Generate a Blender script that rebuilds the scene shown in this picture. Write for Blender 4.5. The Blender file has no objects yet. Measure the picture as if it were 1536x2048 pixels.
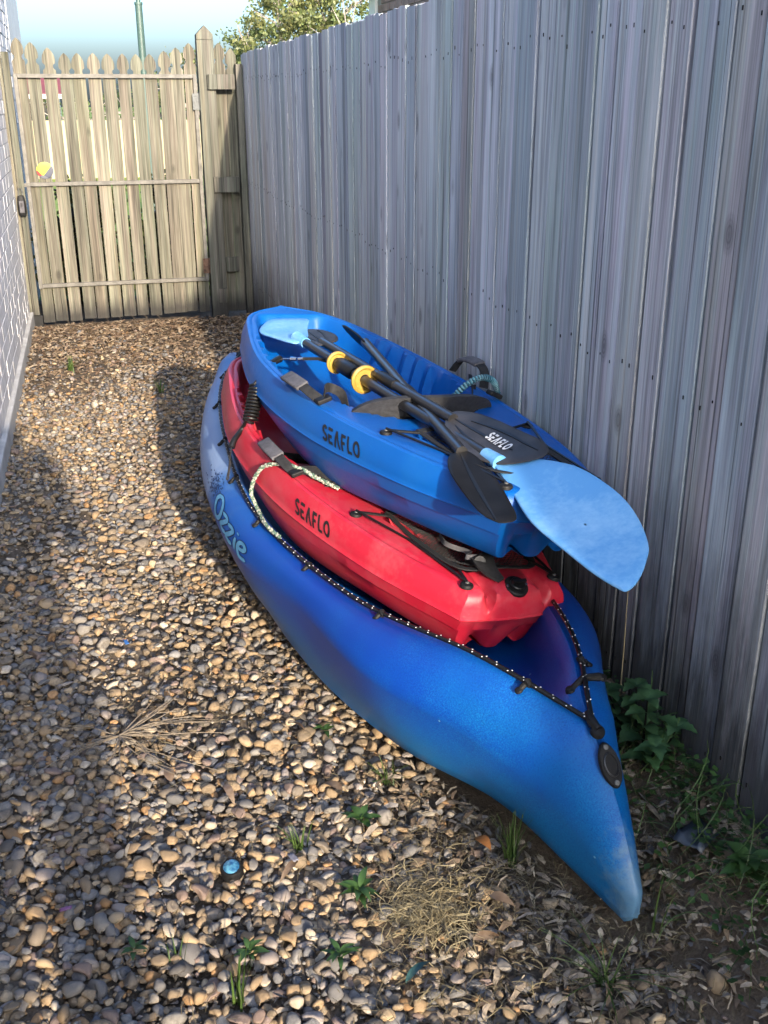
import bpy, bmesh, math, random
import numpy as np
from mathutils import Vector, Matrix

random.seed(7); rng = np.random.default_rng(7)
sc = bpy.context.scene
col = sc.collection
R = math.radians

# ------------------------------------------------------------------ camera
cam_d = bpy.data.cameras.new('camera'); cam = bpy.data.objects.new('camera', cam_d); col.objects.link(cam)
PITCH, ROLL, YAW, CAM_H, FPX = 0.376742, 0.0022, 0.266033, 1.47, 2082.07
fw = Vector((math.sin(YAW)*math.cos(PITCH), math.cos(YAW)*math.cos(PITCH), -math.sin(PITCH)))
rt = Vector((math.cos(YAW), -math.sin(YAW), 0)); dn = fw.cross(rt)
rt2 = rt*math.cos(ROLL) + dn*math.sin(ROLL); dn2 = -rt*math.sin(ROLL) + dn*math.cos(ROLL)
m = Matrix((rt2, -dn2, -fw)).transposed().to_4x4(); m.translation = Vector((0, 0, CAM_H))
cam.matrix_world = m
cam_d.sensor_fit = 'VERTICAL'; cam_d.sensor_height = 36.0; cam_d.sensor_width = 27.0
cam_d.lens = 36.0*FPX/2048.0
cam_d.clip_start = 0.02; cam_d.clip_end = 2000
sc.camera = cam

# ------------------------------------------------------------------ sky, sun, exposure
SUN_TRAVEL = Vector((-0.080, 1.0, -0.3086)).normalized()
sun_el = math.asin(-SUN_TRAVEL.z)
W = bpy.data.worlds.new('World'); sc.world = W; W.use_nodes = True
wn = W.node_tree.nodes; wl = W.node_tree.links
bg = wn['Background']; sky = wn.new('ShaderNodeTexSky'); sky.sky_type = 'NISHITA'; sky.sun_disc = False
sky.sun_elevation = sun_el; sky.sun_rotation = math.pi - math.atan2(0.080, 1.0)
sky.air_density = 1.0; sky.dust_density = 4.5; sky.ozone_density = 5.0
wl.new(sky.outputs[0], bg.inputs[0]); bg.inputs[1].default_value = 0.15
sd = bpy.data.lights.new('sun', 'SUN'); sd.energy = 2.05; sd.angle = R(0.9); sd.color = (1.0, 0.84, 0.64)
so = bpy.data.objects.new('sun', sd); col.objects.link(so)
so.rotation_euler = SUN_TRAVEL.to_track_quat('-Z', 'Y').to_euler(); so.location = (2, -8, 6)
sc.view_settings.view_transform = 'Standard'; sc.view_settings.look = 'None'
sc.view_settings.exposure = 2.45; sc.view_settings.gamma = 1.0
sc.view_settings.use_curve_mapping = False
try:
    sc.cycles.max_bounces = 8; sc.cycles.use_denoising = True
except Exception: pass

# ------------------------------------------------------------------ helpers
def tag(o, label=None, cat=None, group=None, kind=None):
    if label: o['label'] = label
    if cat: o['category'] = cat
    if group: o['group'] = group
    if kind: o['kind'] = kind
    return o
def empty(name, loc=(0, 0, 0), label=None, cat=None, group=None, mat=None):
    o = bpy.data.objects.new(name, None); col.objects.link(o); o.empty_display_size = .1
    if mat is not None: o.matrix_world = mat
    else: o.location = loc
    return tag(o, label, cat, group)
class MB:
    def __init__(s): s.v = []; s.f = []; s.c = []; s.mi = []
    def add(s, v, f, c=None, mi=0):
        b = len(s.v); s.v += [tuple(p) for p in v]; s.f += [tuple(i+b for i in q) for q in f]
        s.c += [(c if c is not None else (1, 1, 1))]*len(v); s.mi += [mi]*len(f); return s
    def box(s, x0, y0, z0, x1, y1, z1, c=None, M=None, mi=0):
        v = [Vector((x, y, z)) for x in (x0, x1) for y in (y0, y1) for z in (z0, z1)]
        if M is not None: v = [M @ p for p in v]
        return s.add(v, [(0, 1, 3, 2), (4, 6, 7, 5), (0, 4, 5, 1), (2, 3, 7, 6), (0, 2, 6, 4), (1, 5, 7, 3)], c, mi)
    def grid(s, P, closed_u=False, closed_v=False, c=None, mi=0):
        n, k = len(P), len(P[0]); v = [p for r in P for p in r]; f = []
        for i in range(n if closed_u else n-1):
            for j in range(k if closed_v else k-1):
                i2, j2 = (i+1) % n, (j+1) % k
                f.append((i*k+j, i2*k+j, i2*k+j2, i*k+j2))
        return s.add(v, f, c, mi)
    def tube(s, pts, r, n=8, cap=True, cols=None, mi=0):
        pts = [Vector(p) for p in pts]; rings = []; up = None
        for i, p in enumerate(pts):
            t = (pts[min(i+1, len(pts)-1)] - pts[max(i-1, 0)]).normalized()
            if up is None:
                up = Vector((0, 0, 1)) if abs(t.z) < .9 else Vector((1, 0, 0))
            a = (up - t*up.dot(t)).normalized(); b = t.cross(a); up = a
            rr = r[i] if isinstance(r, (list, tuple)) else r
            rings.append([p + (a*math.cos(2*math.pi*k/n) + b*math.sin(2*math.pi*k/n))*rr for k in range(n)])
        b0 = len(s.v); s.grid(rings, closed_v=True, mi=mi)
        if cols:
            for i in range(len(pts)):
                for k in range(n): s.c[b0+i*n+k] = cols[i]
        if cap:
            L = len(rings)-1
            s.f.append(tuple(b0+k for k in range(n))[::-1]); s.mi.append(mi)
            s.f.append(tuple(b0+L*n+k for k in range(n))); s.mi.append(mi)
        return s
    def ribbon(s, pts, wid, th, side, mi=0):
        pts = [Vector(p) for p in pts]; rings = []
        for i, p in enumerate(pts):
            t = (pts[min(i+1, len(pts)-1)] - pts[max(i-1, 0)]).normalized()
            sv = Vector(side[i] if isinstance(side, list) else side); sv = (sv - t*sv.dot(t)).normalized(); nn = sv.cross(t)
            w = wid[i] if isinstance(wid, list) else wid
            rings.append([p+sv*w/2+nn*th/2, p-sv*w/2+nn*th/2, p-sv*w/2-nn*th/2, p+sv*w/2-nn*th/2])
        b0 = len(s.v); s.grid(rings, closed_v=True, mi=mi); L = len(rings)-1
        s.f += [(b0+3, b0+2, b0+1, b0), (b0+L*4, b0+L*4+1, b0+L*4+2, b0+L*4+3)]; s.mi += [mi, mi]
        return s
    def disc(s, c, nrm, r, h, n=20, dome=0.3, mi=0):
        c = Vector(c); nrm = Vector(nrm).normalized()
        a = nrm.orthogonal().normalized(); b = nrm.cross(a)
        prof = [(r, 0), (r, h*.7), (r*.9, h), (r*.5, h*(1+dome*.5)), (0.0005, h*(1+dome))]
        return s.grid([[c + nrm*z + (a*math.cos(2*math.pi*k/n)+b*math.sin(2*math.pi*k/n))*q for k in range(n)] for q, z in prof], closed_v=True, mi=mi)
    def mesh(s, name, mats, smooth=True, angle=40, weld=0.0):
        me = bpy.data.meshes.new(name); me.from_pydata(s.v, [], s.f)
        if not isinstance(mats, (list, tuple)): mats = [mats]
        for q in mats: me.materials.append(q)
        if len(mats) > 1: me.polygons.foreach_set('material_index', s.mi)
        if any(c != (1, 1, 1) for c in s.c):
            at = me.color_attributes.new('Col', 'FLOAT_COLOR', 'POINT')
            at.data.foreach_set('color', np.c_[np.array(s.c, dtype=np.float32), np.ones(len(s.c), dtype=np.float32)].ravel())
        bm = bmesh.new(); bm.from_mesh(me)
        if weld: bmesh.ops.remove_doubles(bm, verts=bm.verts, dist=weld)
        bmesh.ops.recalc_face_normals(bm, faces=bm.faces); bm.to_mesh(me); bm.free()
        if smooth:
            me.polygons.foreach_set('use_smooth', [True]*len(me.polygons)); me.set_sharp_from_angle(angle=R(angle))
        me.update(); return me
    def build(s, name, mats, parent=None, smooth=True, angle=40, weld=0.0, **k):
        return link(name, s.mesh(name, mats, smooth, angle, weld), parent, **k)
def link(name, me, parent=None, loc=None, **k):
    o = bpy.data.objects.new(name, me); col.objects.link(o)
    if parent is not None: o.parent = parent
    if loc is not None: o.location = loc
    return tag(o, **k)
def cr(P, n=12):
    P = np.array(P, float); Q = np.vstack([2*P[0]-P[1], P, 2*P[-1]-P[-2]]); out = []
    for i in range(1, len(Q)-2):
        t = np.linspace(0, 1, n, endpoint=False)[:, None]; a, b, c, d = Q[i-1], Q[i], Q[i+1], Q[i+2]
        out.append(.5*(2*b+(c-a)*t+(2*a-5*b+4*c-d)*t**2+(3*b-a-3*c+d)*t**3))
    out.append(P[-1:]); return np.vstack(out)
def sst(a, b, x):
    t = np.clip((np.asarray(x, float)-a)/(b-a), 0, 1); return t*t*(3-2*t)

# ------------------------------------------------------------------ materials
def new_mat(name, rough=.6, spec=.5):
    mt = bpy.data.materials.new(name); mt.use_nodes = True; nt = mt.node_tree
    b = nt.nodes['Principled BSDF']; b.inputs['Roughness'].default_value = rough
    b.inputs['Specular IOR Level'].default_value = spec
    return mt, nt, b
def N(nt, typ, **kw):
    n = nt.nodes.new(typ)
    for k, v in kw.items():
        if k in n.inputs: n.inputs[k].default_value = v
        else: setattr(n, k, v)
    return n
def noise(nt, vec, scale, detail=4, rough=.55, dist=0):
    n = N(nt, 'ShaderNodeTexNoise'); n.inputs['Scale'].default_value = scale; n.inputs['Detail'].default_value = detail
    n.inputs['Roughness'].default_value = rough; n.inputs['Distortion'].default_value = dist
    if vec is not None: nt.links.new(vec, n.inputs['Vector'])
    return n.outputs['Fac']
def ramp(nt, fac, stops):
    r = N(nt, 'ShaderNodeValToRGB'); e = r.color_ramp.elements
    while len(e) < len(stops): e.new(.5)
    for i, (p, c) in enumerate(stops):
        e[i].position = p; e[i].color = (*c, 1) if len(c) == 3 else c
    nt.links.new(fac, r.inputs[0]); return r.outputs[0]
def mixc(nt, fac, a, b, mode='MIX'):
    mx = N(nt, 'ShaderNodeMix', data_type='RGBA', blend_type=mode)
    for val, i in ((fac, 0), (a, 6), (b, 7)):
        if isinstance(val, bpy.types.NodeSocket): nt.links.new(val, mx.inputs[i])
        else: mx.inputs[i].default_value = (*val, 1) if isinstance(val, tuple) and len(val) == 3 else val
    return mx.outputs[2]
def mth(nt, op, a, b=None):
    mm = N(nt, 'ShaderNodeMath', operation=op)
    for i, val in enumerate((a, b)):
        if val is None: continue
        if isinstance(val, bpy.types.NodeSocket): nt.links.new(val, mm.inputs[i])
        else: mm.inputs[i].default_value = val
    return mm.outputs[0]
def bump(nt, bsdf, h, strength, dist=.01):
    bp = N(nt, 'ShaderNodeBump'); bp.inputs['Strength'].default_value = strength; bp.inputs['Distance'].default_value = dist
    nt.links.new(h, bp.inputs['Height']); nt.links.new(bp.outputs[0], bsdf.inputs['Normal'])
def obj_vec(nt, rand=True, scale=(1, 1, 1)):
    tc = N(nt, 'ShaderNodeTexCoord'); v = tc.outputs['Object']; oi = N(nt, 'ShaderNodeObjectInfo')
    if rand:
        sx = N(nt, 'ShaderNodeVectorMath', operation='SCALE'); cb = N(nt, 'ShaderNodeCombineXYZ')
        for i in range(3): nt.links.new(mth(nt, 'MULTIPLY', oi.outputs['Random'], (37.3, 91.7, 53.1)[i]), cb.inputs[i])
        ad = N(nt, 'ShaderNodeVectorMath', operation='ADD'); nt.links.new(v, ad.inputs[0]); nt.links.new(cb.outputs[0], ad.inputs[1]); v = ad.outputs[0]
    mp = N(nt, 'ShaderNodeMapping'); mp.inputs['Scale'].default_value = scale; nt.links.new(v, mp.inputs[0])
    return mp.outputs[0], v, oi.outputs['Random'], tc.outputs['Object']
def wood(name, dark, mid, light, tints, stain=None, bumps=.5, kn=(8.5, 0, 4.4)):
    mt, nt, b = new_mat(name, .82, .25)
    g, v, rnd, raw = obj_vec(nt, True, (34, 34, .9))
    g2 = N(nt, 'ShaderNodeMapping'); g2.inputs['Scale'].default_value = (11, 11, .6); nt.links.new(v, g2.inputs[0])
    g3 = N(nt, 'ShaderNodeMapping'); g3.inputs['Scale'].default_value = (160, 160, 3.0); nt.links.new(v, g3.inputs[0])
    n1 = noise(nt, g, 1, 5, .6, .4); n2 = noise(nt, g2.outputs[0], 1, 4, .55, .8); n3 = noise(nt, g3.outputs[0], 1, 3, .6)
    f = mth(nt, 'ADD', mth(nt, 'MULTIPLY', n1, .36), mth(nt, 'ADD', mth(nt, 'MULTIPLY', n2, .32), mth(nt, 'MULTIPLY', n3, .34)))
    c = ramp(nt, f, [(.40, dark), (.52, mid), (.63, light)])
    hm = N(nt, 'ShaderNodeMapping'); hm.inputs['Scale'].default_value = (24, 24, .45); hm.inputs['Location'].default_value = (3, 8, 1); nt.links.new(v, hm.inputs[0])
    hue = ramp(nt, noise(nt, hm.outputs[0], 1, 2, .5, .5), [(.34, (1.03, .95, .99)), (.46, (1, 1, 1)), (.56, (.90, 1.0, .98)), (.68, (1.04, 1.0, .90))])
    c = mixc(nt, .8, c, hue, 'MULTIPLY')
    # cracks along the grain
    cm = N(nt, 'ShaderNodeMapping'); cm.inputs['Scale'].default_value = (75, 75, .55); nt.links.new(v, cm.inputs[0])
    cn = noise(nt, cm.outputs[0], 1, 2, .5, .2); ck = ramp(nt, cn, [(.31, (1, 1, 1)), (.345, (0, 0, 0))])
    c = mixc(nt, mth(nt, 'MULTIPLY', ck, .75), c, tuple(x*.35 for x in dark))
    # knots
    km = N(nt, 'ShaderNodeMapping'); km.inputs['Scale'].default_value = kn; nt.links.new(v, km.inputs[0])
    vo = N(nt, 'ShaderNodeTexVoronoi'); vo.inputs['Scale'].default_value = 1.0; nt.links.new(km.outputs[0], vo.inputs['Vector'])
    ring = mth(nt, 'ABSOLUTE', mth(nt, 'SINE', mth(nt, 'MULTIPLY', vo.outputs['Distance'], 75.0)))
    kc = N(nt, 'ShaderNodeSeparateColor'); nt.links.new(vo.outputs['Color'], kc.inputs[0])
    few = mth(nt, 'GREATER_THAN', kc.outputs[0], .70)
    km1 = mth(nt, 'MULTIPLY', few, ramp(nt, vo.outputs['Distance'], [(.08, (1, 1, 1)), (.20, (0, 0, 0))]))
    kcol = mixc(nt, mth(nt, 'MULTIPLY', ring, .6), tuple(x*.30 for x in dark), tuple(x*.55 for x in mid))
    c = mixc(nt, mth(nt, 'MULTIPLY', km1, .68), c, kcol)
    # tint per board and slow tint along it
    t1 = ramp(nt, rnd, [(i/(len(tints)-1), t) for i, t in enumerate(tints)])
    c = mixc(nt, 1.0, c, t1, 'MULTIPLY')
    lm = N(nt, 'ShaderNodeMapping'); lm.inputs['Scale'].default_value = (6, 6, 1.3); nt.links.new(v, lm.inputs[0])
    alg = ramp(nt, noise(nt, lm.outputs[0], 1, 3, .5), [(.56, (0, 0, 0)), (.72, (1, 1, 1))])
    c = mixc(nt, mth(nt, 'MULTIPLY', alg, .35), c, mixc(nt, 1.0, c, (.72, .86, .66), 'MULTIPLY'))
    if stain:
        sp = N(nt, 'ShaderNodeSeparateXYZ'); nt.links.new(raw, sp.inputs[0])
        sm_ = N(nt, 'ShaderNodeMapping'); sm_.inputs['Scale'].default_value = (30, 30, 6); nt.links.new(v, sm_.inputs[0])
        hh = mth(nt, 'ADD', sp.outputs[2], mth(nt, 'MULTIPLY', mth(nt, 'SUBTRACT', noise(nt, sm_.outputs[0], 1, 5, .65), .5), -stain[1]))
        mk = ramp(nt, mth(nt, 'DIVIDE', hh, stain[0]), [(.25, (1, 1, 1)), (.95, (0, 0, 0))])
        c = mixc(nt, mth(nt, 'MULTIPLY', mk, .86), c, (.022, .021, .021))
    nt.links.new(c, b.inputs['Base Color'])
    hgt = mth(nt, 'SUBTRACT', mth(nt, 'ADD', mth(nt, 'MULTIPLY', n3, .8), mth(nt, 'MULTIPLY', n1, .25)), mth(nt, 'MULTIPLY', ck, .7))
    bump(nt, b, hgt, bumps, .003)
    return mt
M_fence = wood('fence_timber', (.22, .22, .235), (.44, .445, .465), (.60, .605, .62),
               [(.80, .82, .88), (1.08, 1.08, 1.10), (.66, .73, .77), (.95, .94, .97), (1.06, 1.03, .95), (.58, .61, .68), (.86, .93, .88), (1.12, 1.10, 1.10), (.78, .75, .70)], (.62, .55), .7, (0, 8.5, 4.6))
M_gate = wood('gate_timber', (.046, .043, .036), (.128, .119, .099), (.225, .21, .175),
              [(.86, .85, .80), (1, .98, .92), (.74, .75, .70), (1.05, 1.0, .92), (.80, .76, .70)], (.16, .12), .5)
M_post = wood('post_timber', (.042, .039, .034), (.095, .09, .078), (.16, .152, .13), [(.9, .9, .88), (1, 1, .95), (.85, .88, .85)], (.2, .15), .5)

def plastic(name, base, dust_sheen, rough=.38, grain=0.0, dust_sheen_amt=.35):
    mt, nt, b = new_mat(name, rough, .35)
    g, v, rnd, raw = obj_vec(nt, False, (1, 1, 1))
    n1 = noise(nt, v, 5, 6, .6, .3); n2 = noise(nt, v, 70, 3, .6); n3 = noise(nt, v, 420, 2, .5)
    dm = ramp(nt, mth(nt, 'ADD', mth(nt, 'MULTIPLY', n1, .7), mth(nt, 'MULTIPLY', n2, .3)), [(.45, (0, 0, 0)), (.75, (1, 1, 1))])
    c = mixc(nt, mth(nt, 'MULTIPLY', dm, dust_sheen_amt), base, dust_sheen)
    # fine scratches
    sm_ = N(nt, 'ShaderNodeMapping'); sm_.inputs['Scale'].default_value = (60, 9, 60); sm_.inputs['Rotation'].default_value = (0, .2, .4); nt.links.new(v, sm_.inputs[0])
    sc_ = ramp(nt, noise(nt, sm_.outputs[0], 1, 2, .5), [(.70, (0, 0, 0)), (.74, (1, 1, 1))])
    c = mixc(nt, mth(nt, 'MULTIPLY', sc_, .22), c, dust_sheen)
    nt.links.new(c, b.inputs['Base Color'])
    nt.links.new(mth(nt, 'ADD', mth(nt, 'MULTIPLY', dm, .2), rough-.05), b.inputs['Roughness'])
    bump(nt, b, mth(nt, 'ADD', n3, mth(nt, 'MULTIPLY', n2, .6)), .10, .002)
    return mt
M_blue = plastic('blue_polyethylene', (.0, .074, .315), (.010, .14, .38), .42)
M_red = plastic('red_polyethylene', (.43, .013, .032), (.42, .11, .12), .44, dust_sheen_amt=.6)  # pink mix is dust plus sky reflection put into the red
def marbled():
    mt, nt, b = new_mat('marbled_blue_polyethylene', .45, .35)
    g, v, rnd, raw = obj_vec(nt, False)
    sp = N(nt, 'ShaderNodeSeparateXYZ'); nt.links.new(raw, sp.inputs[0])
    wob = mth(nt, 'MULTIPLY', mth(nt, 'SUBTRACT', noise(nt, v, 3.2, 4, .55, .8), .5), 1.3)
    t = mth(nt, 'DIVIDE', mth(nt, 'ADD', sp.outputs[1], wob), 2.9)
    c = ramp(nt, t, [(.0, (.0, .08, .28)), (.13, (.0, .06, .30)), (.24, (.0, .036, .27)), (.42, (.0, .045, .28)), (.52, (.001, .062, .29)),
                     (.60, (.04, .12, .31)), (.70, (.17, .24, .38)), (.88, (.11, .19, .36)), (1.0, (.05, .15, .34))])
    # pale blotches in the light end and azure band low on the sides, its colour brightened against the shade
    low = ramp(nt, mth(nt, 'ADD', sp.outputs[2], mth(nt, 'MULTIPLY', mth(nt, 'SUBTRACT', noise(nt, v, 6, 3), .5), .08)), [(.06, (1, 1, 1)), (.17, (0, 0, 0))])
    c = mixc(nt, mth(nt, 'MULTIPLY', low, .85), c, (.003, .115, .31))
    fine = noise(nt, v, 330, 3, .7); spk = ramp(nt, fine, [(.46, (0, 0, 0)), (.62, (1, 1, 1))])
    fore = ramp(nt, mth(nt, 'DIVIDE', sp.outputs[1], 2.9), [(.10, (1, 1, 1)), (.34, (.25, .25, .25)), (.6, (.12, .12, .12))])
    patch = ramp(nt, noise(nt, v, 4.5, 3, .5), [(.40, (.15, .15, .15)), (.62, (1, 1, 1))])
    c = mixc(nt, mth(nt, 'MULTIPLY', mth(nt, 'MULTIPLY', mth(nt, 'MULTIPLY', spk, .55), fore), patch), c, (.01, .20, .46))
    dk = ramp(nt, noise(nt, v, 260, 2, .6), [(.36, (1, 1, 1)), (.46, (0, 0, 0))])
    c = mixc(nt, mth(nt, 'MULTIPLY', mth(nt, 'MULTIPLY', dk, .35), fore), c, (.0, .02, .16))
    # white specks
    vo = N(nt, 'ShaderNodeTexVoronoi'); vo.inputs['Scale'].default_value = 13; nt.links.new(v, vo.inputs['Vector'])
    ws = mth(nt, 'LESS_THAN', vo.outputs['Distance'], .045)
    c = mixc(nt, mth(nt, 'MULTIPLY', ws, .6), c, (.2, .4, .52))
    # scuffed nose
    nz = ramp(nt, mth(nt, 'ADD', sp.outputs[1], mth(nt, 'MULTIPLY', mth(nt, 'SUBTRACT', noise(nt, v, 45, 4, .7), .5), .16)), [(.005, (1, 1, 1)), (.06, (0, 0, 0))])
    c = mixc(nt, mth(nt, 'MULTIPLY', nz, .65), c, (.11, .19, .25))
    nt.links.new(c, b.inputs['Base Color'])
    bump(nt, b, fine, .10, .002)
    return mt
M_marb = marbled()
def simple(name, c, rough=.5, spec=.5, var=.25, scale=30, metal=0, bmp=.15, c2=None):
    mt, nt, b = new_mat(name, rough, spec); b.inputs['Metallic'].default_value = metal
    g, v, rnd, raw = obj_vec(nt, True)
    f = noise(nt, v, scale, 4, .6)
    a = c2 if c2 else tuple(x*(1-var) for x in c)
    nt.links.new(ramp(nt, f, [(.35, a), (.65, tuple(min(1, x*(1+var*.6)) for x in c))]), b.inputs['Base Color'])
    if bmp: bump(nt, b, noise(nt, v, scale*5, 3), bmp, .002)
    return mt
M_black = simple('black_plastic', (.008, .008, .0085), .6, .25, .4)
M_blade = simple('black_blade_plastic', (0.0275, 0.02585, 0.0275), .55, .45, .5, 14, c2=(0.0143, 0.0132, 0.0143))
M_darkblade = simple('dark_blade_plastic', (.008, .008, .009), .55, .15, .4, 14)
M_shaft = simple('black_shaft', (0.0121, 0.0121, 0.0132), .28, .6, .3, 40)
M_rubber = simple('black_rubber', (.0058, .0058, .006), .42, .35, .3)
M_web = simple('black_webbing', (0.0165, 0.0165, 0.0176), .8, .3, .4, 120)
M_greysleeve = simple('grey_grip', (0.0825, 0.07975, 0.088), .8, .3, .3, 60)
M_seat = simple('charcoal_seat_fabric', (.032, .033, .037), .85, .3, .35, 90)
M_blueblade = plastic('blue_blade_plastic', (.10, .30, .58), (.30, .52, .72), .5, dust_sheen_amt=.85)
M_gold = simple('yellow_drip_ring', (0.341, 0.22, 0.0385), .45, .5, .2, 30)
M_steel = simple('galvanised_steel', (.10, .105, .105), .6, .4, .25, 25, .2)
M_railm = simple('gate_frame_steel', (.125, .118, .105), .65, .4, .3, 20, .1)
M_rust = simple('rusty_steel', (0.121, 0.0715, 0.0495), .8, .3, .5, 30, .2)
M_chrome = simple('bright_metal', (0.56, 0.56, 0.56), .25, .5, .1, 30, 1.0)
M_white = simple('white_paint', (0.6, 0.5925, 0.57), .6, .4, .08, 5)
M_ink = simple('black_ink', (0.00825, 0.00825, 0.00935), .6, .4, .2)
M_wink = simple('white_ink', (0.5625, 0.5625, 0.5625), .6, .4, .1)
M_ozdark = simple('dark_teal_ink', (.001, .016, .075), .5, .4, .2)
M_ozlight = simple('light_aqua_ink', (.07, .23, .40), .5, .4, .15)
M_concrete = simple('concrete', (0.42, 0.41, 0.39), .85, .3, .2, 8, bmp=.4)
M_mortar = simple('painted_mortar', (0.46, 0.45, 0.45), .85, .3, .2, 20, bmp=.5)
M_brick = simple('painted_brick', (0.58, 0.575, 0.58), .75, .35, .14, 14, bmp=.6, c2=(0.47, 0.465, 0.475))
M_rawbrick = simple('pinkish_brick', (0.231, 0.1485, 0.121), .85, .3, .35, 9, bmp=.5)
M_rawmortar = simple('brick_mortar', (0.264, 0.2475, 0.231), .9, .3, .15, 9)
M_green_pole = simple('green_painted_steel', (0.0385, 0.0715, 0.0605), .5, .5, .15, 5)
def leafmat(name, a, b_, trans=.25, scale=12):
    mt, nt, b = new_mat(name, .5, .4)
    g, v, rnd, raw = obj_vec(nt, True)
    at = N(nt, 'ShaderNodeAttribute'); at.attribute_name = 'Col'
    c = ramp(nt, noise(nt, v, scale, 3), [(.35, a), (.65, b_)])
    c = mixc(nt, 1.0, c, at.outputs['Color'], 'MULTIPLY')
    nt.links.new(c, b.inputs['Base Color'])
    tr = N(nt, 'ShaderNodeBsdfTranslucent'); nt.links.new(c, tr.inputs[0])
    ms = N(nt, 'ShaderNodeMixShader'); ms.inputs[0].default_value = trans
    nt.links.new(b.outputs[0], ms.inputs[1]); nt.links.new(tr.outputs[0], ms.inputs[2])
    nt.links.new(ms.outputs[0], nt.nodes['Material Output'].inputs[0]); return mt
M_weed = leafmat('weed_leaf', (0.027, 0.066, 0.018), (0.048, 0.102, 0.027), .3)
M_grass = leafmat('grass_blade', (0.036, 0.078, 0.018), (0.072, 0.114, 0.03), .3)
M_straw = leafmat('dry_straw', (0.18, 0.144, 0.078), (0.276, 0.234, 0.138), .2)
M_gum = leafmat('gum_leaf', (.075, .10, .036), (.145, .165, .065), .3, 3)
M_nettle = leafmat('nettle_leaf', (0.026, 0.068, 0.026), (0.05, 0.11, 0.042), .25, 40)
M_dead = leafmat('dead_leaf', (0.096, 0.06, 0.036), (0.18, 0.132, 0.09), .15, 40)
M_bark = simple('pale_gum_bark', (0.275, 0.242, 0.2035), .8, .3, .3, 4)
M_twig = simple('dry_twig', (0.187, 0.154, 0.1155), .85, .3, .3, 40)
def attr_mat(name, rough, var=.3, scale=80, bmp=.3, rand=False, spec=.4):
    mt, nt, b = new_mat(name, rough, spec)
    g, v, rnd, raw = obj_vec(nt, rand)
    f = noise(nt, v, scale, 4, .6)
    at = N(nt, 'ShaderNodeAttribute'); at.attribute_name = 'Col'
    base = at.outputs['Color']
    c = mixc(nt, 1.0, base, ramp(nt, f, [(.3, (1-var,)*3), (.7, (1+var*.5,)*3)]), 'MULTIPLY')
    nt.links.new(c, b.inputs['Base Color']); bump(nt, b, noise(nt, v, scale*2, 4), bmp, .003); return mt
M_pebble = attr_mat('river_pebble_scatter', .8, .34, 110, spec=.22)
M_chip = attr_mat('bark_chip', .9, .3, 90)
M_rope = attr_mat('rope_fibre', .8, .15, 200)
PAL = [((0.256, 0.192, 0.1216), 15), ((0.224, 0.1728, 0.1152), 17), ((0.1856, 0.1504, 0.1088), 16), ((0.16, 0.1408, 0.1184), 15), ((0.1472, 0.1472, 0.1504), 14), ((0.192, 0.1856, 0.176), 11), ((0.1184, 0.1216, 0.1312), 9),
       ((0.32, 0.256, 0.1728), 9), ((0.2752, 0.1728, 0.0896), 6), ((0.3584, 0.32, 0.2624), 6), ((0.1984, 0.1536, 0.1344), 7), ((0.2368, 0.2144, 0.2048), 7), ((0.0832, 0.0832, 0.0864), 4)]
pal_c = np.array([p[0] for p in PAL])*np.array([1.04, 1.0, .955]); pal_w = np.array([p[1] for p in PAL], float); pal_w /= pal_w.sum()
def single_pebble_mat():
    mt, nt, b = new_mat('river_pebble', .78, .25)
    g, v, rnd, raw = obj_vec(nt, True)
    cum = 0; st = []
    for cc, w in zip(pal_c, pal_w): st.append((min(cum, .999), tuple(cc))); cum += w
    base = ramp(nt, rnd, st); nt.nodes[-1].color_ramp.interpolation = 'CONSTANT'
    f = noise(nt, v, 70, 5, .65); f2 = noise(nt, v, 22, 3, .5, 1.0)
    c = mixc(nt, 1.0, base, ramp(nt, mth(nt, 'ADD', mth(nt, 'MULTIPLY', f, .6), mth(nt, 'MULTIPLY', f2, .4)), [(.3, (.68, .66, .64)), (.7, (1.2, 1.17, 1.12))]), 'MULTIPLY')
    nt.links.new(c, b.inputs['Base Color']); bump(nt, b, noise(nt, v, 160, 4), .35, .003); return mt
M_pebble1 = single_pebble_mat()
def ground_mat(name, a, b_, c_, sc1=9, sc2=120, rough=.95):
    mt, nt, b = new_mat(name, rough, .2)
    g, v, rnd, raw = obj_vec(nt, False)
    f = mth(nt, 'ADD', mth(nt, 'MULTIPLY', noise(nt, v, sc1, 5, .6), .5), mth(nt, 'MULTIPLY', noise(nt, v, sc2, 5, .7), .5))
    nt.links.new(ramp(nt, f, [(.36, a), (.5, b_), (.64, c_)]), b.inputs['Base Color'])
    bump(nt, b, f, .7, .02); return mt
M_soil = ground_mat('brown_soil', (.060, .047, .035), (.115, .09, .066), (.19, .15, .11))
M_lawn = ground_mat('sunny_lawn', (0.096, 0.144, 0.024), (0.144, 0.198, 0.036), (0.204, 0.252, 0.06), .4, 9)

# ------------------------------------------------------------------ ground
FX, WX, GY = 1.10, -0.47, 7.72            # fence face, house wall face, gate plane
def gz(x, y):
    x = np.asarray(x, float); y = np.asarray(y, float)
    return .185*sst(.78, 1.09, x)*(1-sst(1.9, 5.2, y)) - .03*sst(7.3, 7.8, y)
xs = np.concatenate([np.linspace(-.60, .7, 27), np.linspace(.74, 1.2, 16)]); ys = np.linspace(-6, 9.0, 121)
mb = MB(); mb.grid([[(x, y, float(gz(x, y)) - .012 + .008*math.sin(9*x+3*y)*math.sin(5*y)) for x in xs] for y in ys])
path = mb.build('gravel_path', M_soil, kind='structure')
mb = MB(); gx = [-300, -60, -20, -8, 0, 3, 8, 20, 60, 300]; gy = [-300, -60, -10, 0, 8.2, 12, 20, 40, 90, 300]
mb.grid([[(x, y, -.06) for x in gx] for y in gy]); mb.build('lawn', M_lawn, kind='structure')

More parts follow.
